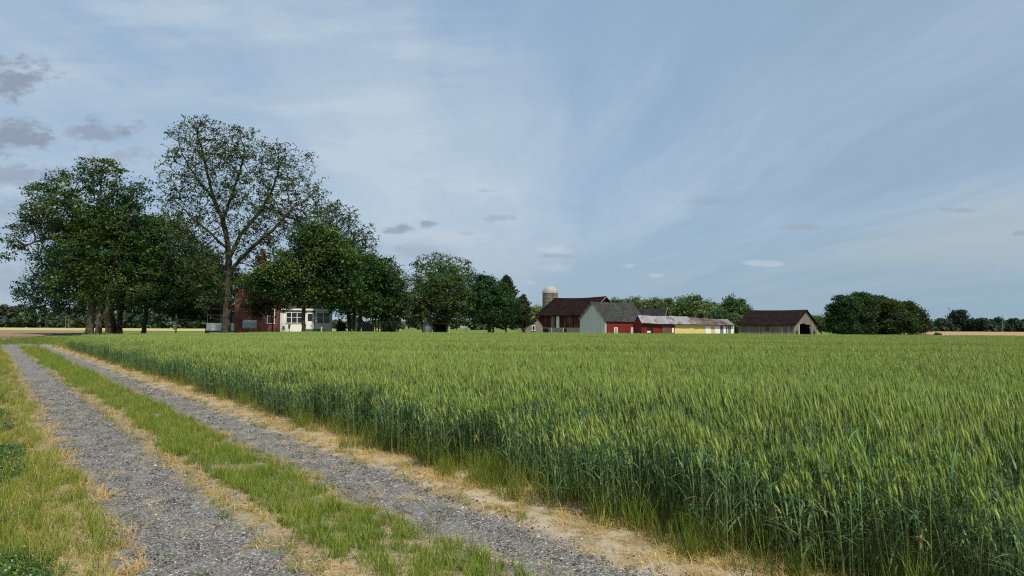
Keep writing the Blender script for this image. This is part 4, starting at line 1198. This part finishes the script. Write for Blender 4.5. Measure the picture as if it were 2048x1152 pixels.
b = MB(); xx = hx(579); b.tube((xx, -0.32, zf - 0.3), (xx, -0.32, zf + 1.0), 0.035); b.lathe([(0.0, 0), (0.14, 0.03), (0.16, 0.2), (0.1, 0.3), (0, 0.32)], 12, (xx, -0.42, zf + 0.9)); b.build('meter', M_STEEL, house)
# left porch
b = MB(); b.box(-3.5, -0.004, 0.6, 0.75, 0.75, 1.75); b.box(-3.5, -0.004, 0.58, 0.6, 1.2, 1.24); b.build('porch_parapet', M_WHITE, house, label='low white boarded porch wall')
b = MB(); b.box(-3.5, -0.004, 0.75, 4.2, 0.5, 0.72); b.box(-3.4, -0.01, 4.2, 4.35, 0.5, 3.4); b.build('side_porch', M_GREYPANEL, house)
for xx in (-3.45, -1.8, -0.25):
    b = MB(); b.box(xx, xx + 0.12, 0.6, 0.72, 1.755, 3.4); b.build('porch_post', M_GREYPANEL, house)
b = MB(); b.prism([(-3.9, 0.2, 3.4), (-0.004, 0.2, 3.4), (-0.004, 4.4, 4.2), (-3.9, 4.4, 4.2)], (0, 0, 0.14)); b.build('side_porch_roof', M_ROOFDARK, house)

# --- things by the house
def hw(x, y, z=0):
    c, s = math.cos(rot), math.sin(rot)
    return (p0[0] + x * c - y * s, p0[1] + x * s + y * c, p0[2] + z)
tk = thing('oil_tank', 'pale grey heating oil tank on thin legs against the brick wall', 'tank', hw(hx(487.5), -1.6), rot)
Lt = hx(514.5) - hx(487.5)
b = MB()
prof = [(math.cos(a) * 0.34, 1.55 + (0.28 if math.sin(a) > 0 else -0.28) * 0.9 + math.sin(a) * 0.34) for a in np.linspace(0, 2 * math.pi, 20, endpoint=False)]
b.prism([(0, y, z) for y, z in prof], (Lt, 0, 0)); b.build('tank_body', M_TANK, tk, bevel=0.04)
for xx in (0.25, Lt - 0.3):
    for yy in (-0.22, 0.2):
        b = MB(); b.tube((xx, yy, -0.05), (xx, yy, 1.05), 0.04); b.build('leg', M_STEEL, tk)
b = MB(); b.tube((Lt * 0.45, 0, 2.1), (Lt * 0.45, 0, 2.3), 0.03); b.build('filler_pipe', M_STEEL, tk)

pp = base(352, 92)
po = thing('box_post', 'dark wooden post with a small tan box beside the dense dark tree', 'post', pp)
b = MB(); b.tube((0, 0, -0.1), (0, 0, 2.9), 0.09, 0.07); b.build('post', M_POST, po)
b = MB(); b.box(-0.18, 0.18, -0.32, -0.092, 0.95, 1.4); b.prism([(-0.22, -0.38, 1.402), (-0.22, -0.06, 1.402), (-0.22, -0.2, 1.55)], (0.44, 0, 0)); b.build('box', M_PALEBOX, po)

pp = base(643, 95)
o = thing('marker_post', 'short pale post standing by the porch steps', 'post', pp)
b = MB(); b.tube((0, 0, -0.1), (0, 0, 1.25), 0.1, 0.1, 10); b.lathe([(0.12, 0), (0.12, 0.06), (0.0, 0.12)], 10, (0, 0, 1.25)); b.build('post', M_PALEPOST, o)

pp = base(711, 101)
o = thing('white_cabinet', 'upright white cabinet between the tree trunks right of the house', 'cabinet', pp, R(10))
b = MB(); b.box(0, 0.52, 0, 0.5, -0.05, 2.05); b.build('body', M_WHITEDOOR, o, bevel=0.02)
b = MB(); b.box(0.04, 0.48, -0.03, -0.003, 0.1, 1.98); d = b.build('door', M_TRIM, o)
b = MB(); b.box(0.40, 0.43, -0.06, -0.032, 1.0, 1.2); b.build('handle', M_STEEL, d)
pp = base(723, 104)
o = thing('arched_shelter', 'low grey round-topped shelter behind the thin tree stems', 'shelter', pp, R(8))
b = MB(); b.prism([(0, 0, -0.05), (1.7, 0, -0.05), (1.7, 0, 1.1)] + [(0.85 + 0.85 * math.cos(a), 0, 1.1 + 0.75 * math.sin(a)) for a in np.linspace(0.15, math.pi - 0.15, 10)] + [(0, 0, 1.1)], (0, 2.4, 0)); b.build('shell', M_GREYPANEL, o)
b = MB(); b.box(0.35, 1.35, -0.03, -0.003, 0.0, 1.3); b.build('door', M_STEEL, o)

# small black shed
pp = base(846, 107); sr = R(12)
o = thing('garden_shed', 'small dark grey gabled shed beside the bronze-leaved tree', 'shed', pp, sr)
W = 1.35; Ls = 1.9
M_DSHED = mat_boards('dark_grey_boards', (0.055, 0.06, 0.068), (0.085, 0.09, 0.098), 0.2, 0.2)
b = MB(); gable_wall(b, 0, W, 1.45, 2.05, 1.45, 0.08, True); gable_wall(b, Ls, W, 1.45, 2.05, 1.45, 0.08, True); b.box(0, 0.08, 0.08, Ls, -0.05, 1.44); b.box(W - 0.08, W, 0.08, Ls, -0.05, 1.44); b.build('wall', M_DSHED, o)
b = MB(); roof_slab(b, Ls + 0.08, W, 1.46, 2.06, 1.46, 0.1, 0.15, 0.06, True); b.build('roof', M_ROOFGREY, o)
b = MB(); b.box(0.35, 1.0, -0.035, -0.003, 0.05, 1.4); dd_ = b.build('door', M_GREYPANEL, o); b = MB(); b.box(0.9, 0.94, -0.06, -0.038, 0.7, 0.85); b.build('handle', M_STEEL, dd_)
pp = base(868, 108.5)
o = thing('lean_to', 'black open-fronted lean-to right of the small grey shed', 'shed', pp, sr)
b = MB(); b.box(0, 1.9, 1.5, 1.6, -0.05, 1.55); b.box(0, 0.08, 0, 1.5, -0.05, 1.6); b.box(1.82, 1.9, 0, 1.5, -0.05, 1.6); b.build('wall', M_DARK, o)
b = MB(); b.prism([(-0.1, -0.2, 1.75), (2.0, -0.2, 1.75), (2.0, 1.75, 1.56), (-0.1, 1.75, 1.56)], (0, 0, 0.07)); b.build('roof', M_ROOFBLACK, o)
for px_, Y_, lab, h_, r_ in ((898, 110, 'short white post right of the pale stems', 1.35, 0.1), (932, 112, 'thin dark fence post left of the full green tree', 1.5, 0.06)):
    o = thing('fence_post', lab, 'post', base(px_, Y_)); b = MB(); b.tube((0, 0, -0.1), (0, 0, h_), r_, r_ * 0.9, 8); b.lathe([(r_ * 0.9, 0), (0, r_ * 0.6)], 8, (0, 0, h_)); b.build('post', M_PALEPOST if r_ > 0.08 else M_POST, o)

# --- stone ruin
pp = place(1051, 136); so = thing('stone_ruin', 'small grey stone gable with one white-framed window beside the big barn', 'building', pp, R(-4))
Wr = 3.15; apx = 1.5
b = MB(); gable_wall(b, 0, Wr, 1.5, 3.75, 1.5, 0.4, True, apx); gable_wall(b, 4.6, Wr, 1.5, 3.6, 1.5, 0.4, True, apx)
b.box(0, 0.4, 0.4, 4.6, -0.1, 1.48); b.box(Wr - 0.4, Wr, 0.4, 4.6, -0.1, 1.48); b.build('wall', M_STONE, so)
b = MB(); roof_slab(b, 4.85, Wr, 1.5, 3.56, 1.5, -0.42, 0.1, 0.08, True, apx); b.build('roof', M_ROOFGREY, so)
window(so, 1.2, 0.75, 0.62, 0.95, 'x', 0, -1, fw=0.1, cols=1, rows=1)
pp = place(1036, 137); o = thing('stone_wall', 'low broken stone wall running left from the stone gable', 'wall', pp, R(-3))
b = MB(); b.prism([(0, 0, -0.1), (1.38, 0, -0.1), (1.38, 0, 1.25), (1.0, 0, 1.35), (0.6, 0, 1.05), (0.25, 0, 1.1), (0, 0, 0.7)], (0, 0.4, 0)); b.build('wall', M_STONE, o)

# --- silo
Ys = 172; pc = place(1100.3, Ys); rs = 15.6 * Ys / F
so = thing('silo', 'round concrete stave silo with a pale dome behind the big barn', 'silo', pc)
zb_ = at(1100, 586.5, Ys)[2] - pc[2]; zt_ = at(1100, 572.2, Ys)[2] - pc[2]
b = MB(); b.lathe([(rs, -0.2), (rs, zb_)], 40); b.build('shaft', M_SILO, so, True)
b = MB(); b.lathe([(rs + 0.06, zb_ - 0.08)] + [((rs + 0.06) * math.cos(t), zb_ + (zt_ - zb_) * math.sin(t)) for t in np.linspace(0, math.pi / 2, 12)], 40); b.build('dome', M_CONCRETE, so, True)
for z in np.arange(1.0, zb_ - 0.2, 0.8):
    b = MB(); b.lathe([(rs + 0.006, z), (rs + 0.03, z + 0.02), (rs + 0.03, z + 0.05), (rs + 0.006, z + 0.07)], 40); b.build('hoop', M_STEEL, so)
b = MB(); b.box(-0.28, 0.42, -rs - 0.16, -rs + 0.1, 0, zb_ - 1.9); b.build('chute', M_GREYPANEL, so)
b = MB(); b.box(0.62, 0.72, -rs - 0.10, -rs + 0.3, 0, zb_); b.build('pipe', M_STEEL, so)
b = MB(); q = (rs + 0.08); b.prism([(q * 0.45, -q * 0.62, zb_ + 0.55), (q * 0.62, -q * 0.5, zb_ + 0.5), (q * 0.42, -q * 0.2, zt_ - 0.25)], (0.05, -0.06, 0.05)); b.build('hatch', M_STEEL, so)

# --- big barn
ra = R(45.6); pb = place(1174, 146)
bb = thing('barn', 'biggest barn, dark red boards on stone under a sagging dark roof', 'barn', pb, ra)
Lb = 13.0; Wb = 11.4; ze = 4.15; zr = 7.75
for x_ in (0, Wb - 0.25):
    b = MB(); b.box(x_, x_ + 0.25, 0, Lb, 1.32, ze); b.build('side_wall', M_BARNRED, bb)
for y_ in (-0.01, Lb - 0.24):
    b = MB(); gable_wall(b, y_, Wb, ze, zr, ze, 0.25, True, z0=1.32); b.build('gable_wall', M_BARNRED, bb)
b = MB(); b.box(-0.12, 0.3, -0.12, Lb + 0.12, -0.3, 1.318); b.box(0.3, Wb + 0.12, -0.12, 0.3, -0.3, 1.318); b.box(Wb - 0.3, Wb + 0.12, 0.3, Lb + 0.12, -0.3, 1.318); b.build('foundation', M_STONE, bb)
b = MB(); roof_slab(b, Lb, Wb, ze, zr, ze, 0.55, 0.6, 0.14, True, sag=0.22, nseg=10); b.build('roof', M_ROOFRUST, bb)
b = MB(); th_ = 0.2
for s_ in (0, 1):
    ye = -0.45 if s_ == 0 else Wb + 0.45; zz_ = ze - 0.28
    b.prism([(ye, -0.6, zz_ - 0.12), (Wb / 2, -0.6, zr - 0.12), (Wb / 2, -0.6, zr + 0.1), (ye, -0.6, zz_ + 0.1)], (0, 0.045, 0))
b.build('rake_trim', M_GREYWOOD, bb)
b = MB(); b.box(-0.09, -0.004, 7.3, 8.1, 0.25, ze - 0.15); b.build('pale_door', M_WHITEDOOR, bb, label='narrow pale upright door')
b = MB(); b.box(-0.07, -0.004, 8.6, 9.6, 1.4, ze - 0.3); b.build('sliding_door', M_GREYWOOD, bb)
for y_, w_ in ((11.6, 0.55), (10.2, 1.6), (5.2, 0.7)):
    b = MB(); b.box(-0.155, -0.122, y_, y_ + w_, 0.1, 1.15); b.build('stall_shade_panel', M_DARK, bb)  # solid slab, the shade inside a stall painted on the foundation
for y_ in (12.3, 9.2, 6.0):
    b = MB(); b.box(-0.26, -0.16, y_, y_ + 0.16, -0.2, 1.3); b.build('post', M_PALEPOST, bb)

# --- white-gabled red shed
ra = R(34); ps = place(1211, 125)
sh = thing('red_shed', 'red-sided shed with a white gable end and grey shingle roof', 'shed', ps, ra)
Ls = reach(ps, ra, 1290); Ws = abs((lambda k: (k * ps[1] - ps[0]) / (-math.sin(ra) - k * math.cos(ra)))(ray(1160, 655)[0]))
e0 = at(1211, 641, 125)[2] - ps[2]; zr = at(1184, 605, 125 + Ws / 2 * math.cos(ra))[2] - ps[2]; e1 = e0 + 0.45
b = MB(); gable_wall(b, 0, Ws, e0, zr, e1, 0.18, False); b.build('gable_wall', M_GABLEWHITE, sh, label='white painted gable wall')
b = MB(); gable_wall(b, Ls - 0.18, Ws, e0, zr, e1, 0.18, False); b.box(0.19, Ls - 0.19, -0.01, 0.18, -0.3, e0); b.box(0.19, Ls - 0.19, Ws - 0.18, Ws, -0.3, e1); b.build('side_wall', M_SHEDRED, sh, label='red board side wall')
b = MB(); roof_slab(b, Ls, Ws, e0, zr + 0.04, e1, 0.22, 0.3, 0.12, False, sag=0.05); b.build('roof', M_ROOFGREY, sh)
b = MB()
for s_ in (0, 1):
    ye = -0.24 if s_ == 0 else Ws + 0.24; zz_ = (e0 if s_ == 0 else e1) - 0.22
    b.prism([(-0.26, ye, zz_ - 0.1), (-0.26, Ws / 2, zr - 0.1), (-0.26, Ws / 2, zr + 0.15), (-0.26, ye, zz_ + 0.15)], (0.035, 0, 0))
b.build('rake_trim', M_GREYWOOD, sh)
sx = lambda px: reach(ps, ra, px)
for q in (1228, 1261.5):
    w_ = window(sh, sx(q), 0.45, sx(q + 7.2) - sx(q), 0.95, 'x', -0.01, -1, fw=0.13, cols=2, rows=2)

# --- black gabled barn behind
ra = R(70); pk = place(1327.7, 152)
kb = thing('barn', 'black-roofed barn whose gable peak shows behind the long shed', 'barn', pk, ra)
Wk = 7.4; Lk = 8.5; zr = at(1340.5, 618.3, 155)[2] - pk[2]; ze = 3.4
M_BLACKW = mat_boards('black_boards', (0.02, 0.018, 0.018), (0.035, 0.03, 0.028), 0.2, 0.3)
b = MB(); gable_wall(b, 0, Wk, ze, zr, ze, 0.2, True); gable_wall(b, Lk, Wk, ze, zr, ze, 0.2, True); b.box(0, 0.2, 0.2, Lk, -0.2, ze - 0.02); b.box(Wk - 0.2, Wk, 0.2, Lk, -0.2, ze - 0.02); b.build('wall', M_BLACKW, kb)
b = MB(); roof_slab(b, Lk + 0.2, Wk, ze, zr + 0.03, ze, 0.2, 0.3, 0.12, True); b.build('roof', M_ROOFBLACK, kb)
b = MB(); b.prism([(-0.25, -0.26, ze - 0.3), (Wk / 2, -0.26, zr - 0.12), (Wk / 2, -0.26, zr + 0.35), (-0.25, -0.26, ze - 0.02)], (0, 0.04, 0)); b.build('rake_trim', M_GREYWOOD, kb)

# --- long low shed
ra = R(2); pl_ = place(1283, 119)
ls = thing('long_shed', 'long low shed with red, yellow and grey walls under patched metal roofs', 'shed', pl_, ra)
lx = lambda px: reach(pl_, ra, px)
def gz(px, py, dy=0.0): return at(px, py, 119 + dy)[2] - pl_[2]
D = 3.4
secs = [('red_wall', 1283, 1349.5, M_SHEDRED, 'red boarded end section'), ('yellow_wall', 1349.5, 1440, M_YELLOW, 'yellow painted middle section'), ('grey_wall', 1440, 1469, M_GREYDOOR, 'grey boarded end section')]
zE = 1.95
for nm, a, c, mt, lb in secs:
    b = MB(); b.prism([(lx(a) + 0.002, 0, -0.3), (lx(a) + 0.002, 0, zE), (lx(a) + 0.002, D, 2.9), (lx(a) + 0.002, D * 2, zE), (lx(a) + 0.002, D * 2, -0.3)], (lx(c) - lx(a) - 0.004, 0, 0)); b.build(nm, mt, ls, label=lb)
def slope(name, px0, px1, pt0, pt1, ez0, ez1, rz0, rz1, mt, dz, lb):
    """Front roof slope between columns, eave and ridge heights at both ends; ridge columns may differ."""
    n = 5; b = MB()
    for i in range(n):
        f0, f1 = i / n, (i + 1) / n
        L = lambda a, c, f: a + (c - a) * f
        e = lambda f: (L(lx(px0), lx(px1), f), -0.4, L(ez0, ez1, f) + dz + 0.03 * math.sin(f * 9))
        r = lambda f: (L(lx(pt0), lx(pt1), f), D, L(rz0, rz1, f) + dz + 0.03 * math.sin(f * 7 + 1))
        b.prism([e(f0), e(f1), r(f1), r(f0)], (0, 0, 0.05))
        bk = lambda f: (r(f)[0], D * 2 + 0.3, zE - 0.1 + dz)
        b.prism([r(f0), r(f1), bk(f1), bk(f0)], (0, 0, 0.05))
    b.build(name, mt, ls, label=lb)
slope('roof', 1282, 1352, 1284, 1356, 2.12, 1.93, 3.4, 3.28, M_SILVER, 0.0, 'silver grey metal roof section')
slope('roof', 1351, 1392, 1350, 1386, 1.93, 1.93, 3.3, 3.18, M_PATCHED, 0.055, 'pale patched metal roof section')
slope('roof', 1391, 1468, 1384, 1446, 1.93, 1.82, 3.18, 2.85, M_RUSTY, 0.0, 'rusty brown metal roof section')
b = MB(); b.box(lx(1294.5), lx(1306), -0.03, -0.003, 0.6, 1.55); o = b.build('window_inner_shade', M_DARK, ls)  # no hole in the wall: the dark inside is a painted panel
b = MB(); b.box(lx(1294), lx(1301), -0.06, -0.032, 0.58, 0.86); b.build('broken_board', M_TRIM, o)
b = MB(); b.box(lx(1325.5), lx(1343), -0.05, -0.003, -0.2, 1.75); b.build('door', M_BROWNDOOR, ls, label='worn brown board door')
b = MB(); b.box(lx(1344), lx(1347.5), -0.045, -0.003, 0.6, 1.4); b.build('hatch', M_TRIM, ls)
b = MB(); b.box(lx(1410.5), lx(1421.5), -0.05, -0.003, 0.35, 1.75); b.build('shutter', M_WHITEDOOR, ls, label='white panel over a window')
for a, c, mt in ((1429, 1440, M_WHITEDOOR), (1446.5, 1451.5, M_TRIM), (1453.5, 1456, M_PALEPOST), (1461.5, 1467, M_TRIM)):
    b = MB(); b.box(lx(a), lx(c), -0.05, -0.003, -0.2, 1.72); b.build('door', mt, ls, label='white door' if mt is M_WHITEDOOR else None)

# --- weathered barn
ra = R(54.5); pg = place(1588, 124)
gb = thing('barn', 'weathered grey barn with a big open doorway in its gable', 'barn', pg, ra)
ky = ray(1476, 655)[0]; dy_ = np.array([-math.sin(ra), math.cos(ra)])
Lg = (ky * pg[1] - pg[0]) / (dy_[0] - ky * dy_[1]); Wg = reach(pg, ra, 1633)
ze = at(1588, 649.5, 124)[2] - pg[2]; zr = at(1612, 620.8, 124 + Wg / 2 * math.sin(ra))[2] - pg[2]
nt_ = [(Wg * 0.20, -0.3), (Wg * 0.20, 2.05), (Wg * 0.42, 2.35), (Wg * 0.5, 2.15), (Wg * 0.76, 2.0), (Wg * 0.70, 1.5), (Wg * 0.74, -0.3)]
b = MB(); gable_wall(b, 0, Wg, ze, zr, ze, 0.15, True, notch=nt_, z0=-0.3); b.build('gable_wall', M_GREYWOOD, gb)
b = MB(); gable_wall(b, Lg - 0.15, Wg, ze, zr, ze, 0.15, True, z0=-0.3); b.build('gable_wall', M_GREYWOOD, gb)
b = MB(); b.box(-0.01, 0.14, 0.16, Lg - 0.16, -0.3, ze); b.build('side_wall', M_GREYWOOD, gb)
b = MB(); b.box(Wg - 0.14, Wg + 0.01, 0.16, Lg - 0.16, -0.3, ze); b.build('side_wall', M_GREYWOOD, gb)
b = MB(); roof_slab(b, Lg, Wg, ze, zr + 0.02, ze, 0.3, 0.35, 0.12, True, sag=0.08, nseg=8); b.build('roof', M_ROOFRUST, gb)
for i_ in range(3):
    b = MB(); b.box(1.4 + i_ * 1.7, 1.55 + i_ * 1.7, Lg * 0.5, Lg * 0.5 + 0.15, -0.3, ze); b.build('inner_post', M_GREYWOOD, gb)
b = MB(); b.box(Wg * 0.07, Wg * 0.14, -0.02, -0.003, -0.1, 1.0); b.build('side_shade_panel', M_DARK, gb)  # flat dark panels painted as the shade within small gaps in the boards
b = MB(); b.box(Wg * 0.84, Wg * 0.93, -0.02, -0.003, -0.1, 0.95); b.build('side_shade_panel', M_DARK, gb)
b = MB(); b.box(Wg * 0.195, Wg * 0.215, -0.06, -0.003, -0.2, 2.1); b.build('door_post', M_PALEPOST, gb)
b = MB(); b.box(-0.05, -0.014, Lg * 0.43, Lg * 0.51, 0.9, 1.7); b.build('hatch', M_BROWNDOOR, gb)
b = MB(); b.prism([(Wg + 0.02, 0.2, 2.3), (Wg + 0.02, 4.2, 2.3), (Wg + 5.5, 4.2, 1.5), (Wg + 5.5, 0.2, 1.5)], (0, 0, 0.09)); lt = b.build('lean_to_roof', M_ROOFBLACK, gb)
b = MB(); b.prism([(Wg + 0.02, 0.16, 2.3), (Wg + 5.4, 0.16, 1.52), (Wg + 3.2, 0.16, 1.30), (Wg + 0.02, 0.16, 1.25)], (0, 0.035, 0)); b.build('lean_to_shade', M_BLACKW, gb)  # dark sheet standing in for the shade under the lean-to roof
for yy in (0.35, 4.0):
    b = MB(); b.tube((Wg + 5.3, yy, -0.3), (Wg + 5.3, yy, 1.55), 0.1); b.build('lean_to_post', M_PALEPOST, gb)

# --- brush pile, poles
pp = base(1850, 134)
o = thing('brush_pile', 'pale heap of cut branches at the foot of the right clump', 'brush', pp)
b = MB()
for i in range(130):
    a = np.clip(np.array([rng.normal(0, 0.9), rng.normal(0, 0.4), abs(rng.normal(0, 0.22))]), -1.7, 1.7); dv = rng.normal(0, 1, 3) * np.array([0.8, 0.5, 0.28])
    b.tube(a - dv * 0.6, a + dv * 0.6, rng.uniform(0.025, 0.07), 0.015, 5)
b.build('branches', M_BARK_PALE, o)
pp = base(1868, 133)
shrub('small low weed bush at the end of the brush pile', 133, 1876, [(1876, 671, 6, 4)], (0.06, 0.07, 0.03), n=50)
pp = base(2005, 560)
o = thing('utility_pole', 'thin dark utility pole above the far right woods', 'pole', pp)
b = MB(); b.tube((0, 0, -0.2), (0, 0, 13.0), 0.22, 0.16); b.build('post', M_POST, o)
b = MB(); b.box(-1.1, 1.1, -0.1, 0.1, 12.0, 12.25); b.build('crossarm', M_POST, o)
pp = base(131, 260)
o = thing('pole_frame', 'pale two-legged pole frame in front of the left wood', 'frame', pp)
for xx in (0, 1.1):
    b = MB(); b.tube((xx, 0, -0.2), (xx, 0, 4.6), 0.09, 0.07, 6); b.build('post', M_POST, o)
b = MB(); b.box(-0.2, 1.3, -0.05, 0.05, 4.2, 4.32); b.build('crossbar', M_POST, o)

# ------------------------------------------------------------------ sky and light
SUN_EL, SUN_AZ = R(57), R(150)        # azimuth clockwise from straight ahead: behind the right shoulder
sd = Vector((math.sin(SUN_AZ) * math.cos(SUN_EL), math.cos(SUN_AZ) * math.cos(SUN_EL), math.sin(SUN_EL)))
li = bpy.data.lights.new('sun', 'SUN'); li.energy = 4.8; li.angle = R(1.5); li.color = (1.0, 0.92, 0.77)
so = bpy.data.objects.new('sun', li); COL.objects.link(so); so.rotation_euler = sd.to_track_quat('Z', 'Y').to_euler()

world = bpy.data.worlds.new('World'); scene.world = world; world.use_nodes = True
wt = NT(world.node_tree); world.node_tree.nodes.clear()
wo = wt.n('ShaderNodeOutputWorld')
sky = wt.n('ShaderNodeTexSky', sky_type='NISHITA', sun_disc=False, sun_elevation=SUN_EL, sun_rotation=SUN_AZ, air_density=1.0, dust_density=0.6, ozone_density=1.6)
STR = 0.1
DIM = 0.93
dv = wt.n('ShaderNodeTexCoord').outputs['Generated']
dx, dy, dz = wt.xyz(dv)
zc = wt.m('ADD', wt.m('MAXIMUM', dz, 0.0), 0.035)
px_ = wt.m('DIVIDE', dx, zc); py_ = wt.m('DIVIDE', dy, zc)
P = wt.n('ShaderNodeCombineXYZ', {0: px_, 1: py_, 2: 0.0}).outputs[0]
def L(c): return tuple(x / STR for x in c)
# high veil drawn out in long streaks
warp = wt.noise(P, 0.35, 3)
Pw = wt.n('ShaderNodeVectorMath', {0: P, 1: wt.n('ShaderNodeCombineXYZ', {0: wt.m('MULTIPLY', wt.m('SUBTRACT', warp, 0.5), 0.8), 1: 0.0, 2: 0.0}).outputs[0]}, operation='ADD').outputs[0]
s1 = wt.noise(wt.scalevec(Pw, 1.1, 0.15, 1), 1.0, 7, 0.52)
s2 = wt.noise(wt.scalevec(Pw, 5.0, 0.9, 1, R(12)), 1.0, 7, 0.62)
s3 = wt.noise(wt.scalevec(P, 0.28, 0.22, 1), 1.0, 3)
veil = wt.m('ADD', wt.m('ADD', wt.m('MULTIPLY', s1, 0.55), wt.m('MULTIPLY', s2, 0.20)), wt.m('MULTIPLY', s3, 0.35))
vf = wt.sm(veil, 0.44, 0.66)
elev = wt.sm(dz, 0.0, 0.35)
base_sky = wt.mix(0.75, sky.outputs[0], L((0.30, 0.46, 0.655)))
fx = wt.m('DIVIDE', dx, wt.m('MAXIMUM', dy, 0.05)); fz = wt.m('DIVIDE', dz, wt.m('MAXIMUM', dy, 0.05))
FV = wt.n('ShaderNodeCombineXYZ', {0: fx, 1: fz, 2: 0.0}).outputs[0]
wisp = wt.noise(wt.scalevec(FV, 3.2, 15, 1, R(-9)), 1.0, 7, 0.58)
leftness = wt.sm(fx, -0.6, 0.35)
wl = wt.m('MULTIPLY', wt.m('SUBTRACT', 1.0, wt.sm(fx, -0.15, 0.15)), wt.sm(wisp, 0.42, 0.68))
white = wt.m('MULTIPLY', wt.sm(fx, -0.42, -0.12), wt.m('SUBTRACT', 1.0, wt.sm(fx, -0.04, 0.12)))
white = wt.m('MULTIPLY', white, wt.m('SUBTRACT', 1.0, wt.sm(fz, 0.25, 0.48)))
amt = wt.m('ADD', wt.m('MULTIPLY', vf, 0.55), wt.m('ADD', wt.m('MULTIPLY', wl, 0.42), wt.m('MULTIPLY', white, 0.55)), clamp=True)
c = wt.mix(wt.m('ADD', 0.08, wt.m('MULTIPLY', amt, 0.88)), base_sky, L((0.51, 0.615, 0.715)))
# greyer blue to the right
c = wt.mix(wt.m('MULTIPLY', wt.sm(fx, -0.1, 0.55), wt.m('SUBTRACT', 0.62, wt.m('MULTIPLY', vf, 0.45))), c, L((0.30, 0.41, 0.525)))
# hazy band above the horizon
hz = wt.m('SUBTRACT', 1.0, wt.sm(dz, 0.0, 0.17))
c = wt.mix(wt.m('MULTIPLY', hz, 0.85), c, wt.mix(leftness, L((0.42, 0.51, 0.62)), L((0.30, 0.425, 0.525))))
# cream sheet low on the right, bounded by a straight streaky edge
cr = wt.m('MULTIPLY', wt.sm(wt.m('ADD', px_, wt.m('MULTIPLY', wt.m('SUBTRACT', s2, 0.5), 0.8)), 2.4, 3.7), wt.m('MULTIPLY', wt.m('SUBTRACT', 1.0, wt.sm(py_, 5.5, 9.5)), wt.sm(py_, 1.0, 3.0)))
c = wt.mix(wt.m('MULTIPLY', cr, 0.70), c, L((0.455, 0.53, 0.56)))
# small low clouds
n_a = wt.noise(wt.scalevec(FV, 14, 30, 1), 1.0, 7, 0.6); n_b = wt.noise(wt.scalevec(FV, 45, 80, 1), 1.0, 5, 0.6)
front = wt.sm(dy, 0.1, 0.25)
def blob(px, py, rx, ry, col, amt, soft=0.55):
    global c
    d = ray(px, py); cx_, cz_ = d[0] / d[1], d[2] / d[1] 
    cz_ = (ray(px, py)[2])
    ax = wt.m('DIVIDE', wt.m('SUBTRACT', fx, float(cx_)), rx / F); az = wt.m('DIVIDE', wt.m('SUBTRACT', fz, float(cz_)), ry / F)
    r2 = wt.m('SQRT', wt.m('ADD', wt.m('MULTIPLY', ax, ax), wt.m('MULTIPLY', az, az)))
    v = wt.m('ADD', wt.m('SUBTRACT', 1.0, r2), wt.m('ADD', wt.m('MULTIPLY', wt.m('SUBTRACT', n_a, 0.5), 2.4), wt.m('MULTIPLY', wt.m('SUBTRACT', n_b, 0.5), 2.0)))
    f = wt.m('MULTIPLY', wt.m('MULTIPLY', wt.sm(v, 0.05, 0.05 + soft * 1.4), amt), front)
    c = wt.mix(f, c, L(col))
GR = (0.27, 0.31, 0.40); GR2 = (0.33, 0.39, 0.48); WH = (0.56, 0.62, 0.70)
for a in ((15, 155, 105, 55, GR, 0.85), (25, 272, 115, 46, GR, 0.85), (190, 262, 105, 30, GR, 0.65), (265, 255, 40, 18, GR, 0.5), (20, 352, 130, 34, GR, 0.6), (60, 430, 190, 55, GR2, 0.6), (240, 312, 100, 24, GR2, 0.6), (40, 560, 160, 60, GR2, 0.5),
          (795, 458, 42, 13, GR, 0.75), (853, 448, 30, 11, GR, 0.7), (930, 466, 26, 7, GR2, 0.6), (975, 382, 26, 6, GR2, 0.5), (830, 500, 130, 24, GR2, 0.5), (1000, 438, 50, 9, GR2, 0.5),
          (900, 475, 110, 30, WH, 0.4), (1108, 500, 44, 12, WH, 0.75), (1105, 512, 52, 8, GR2, 0.6), (1112, 535, 46, 10, WH, 0.4), (1258, 531, 24, 7, WH, 0.5), (1310, 550, 26, 7, WH, 0.5), (1062, 565, 22, 8, WH, 0.5),
          (1540, 527, 60, 9, WH, 0.55), (1600, 455, 60, 10, GR2, 0.6), (1395, 403, 100, 12, GR2, 0.4), (1915, 420, 50, 10, GR2, 0.6), (2040, 466, 16, 8, GR2, 0.7), (1980, 530, 40, 8, GR2, 0.4)):
    blob(*a)
bg = wt.n('ShaderNodeBackground', {'Color': c, 'Strength': STR * DIM})
world.node_tree.links.new(bg.outputs[0], wo.inputs[0])

# ------------------------------------------------------------------ render settings
vs_ = scene.view_settings
vs_.view_transform = 'Standard'; vs_.look = 'None'; vs_.exposure = 0.1; vs_.gamma = 1.0; vs_.use_curve_mapping = False
cy = scene.cycles
cy.max_bounces = 6; cy.diffuse_bounces = 3; cy.glossy_bounces = 2; cy.transmission_bounces = 3; cy.transparent_max_bounces = 4
cy.use_denoising = False
cy.pixel_filter_type = 'BLACKMAN_HARRIS'; cy.filter_width = 1.15
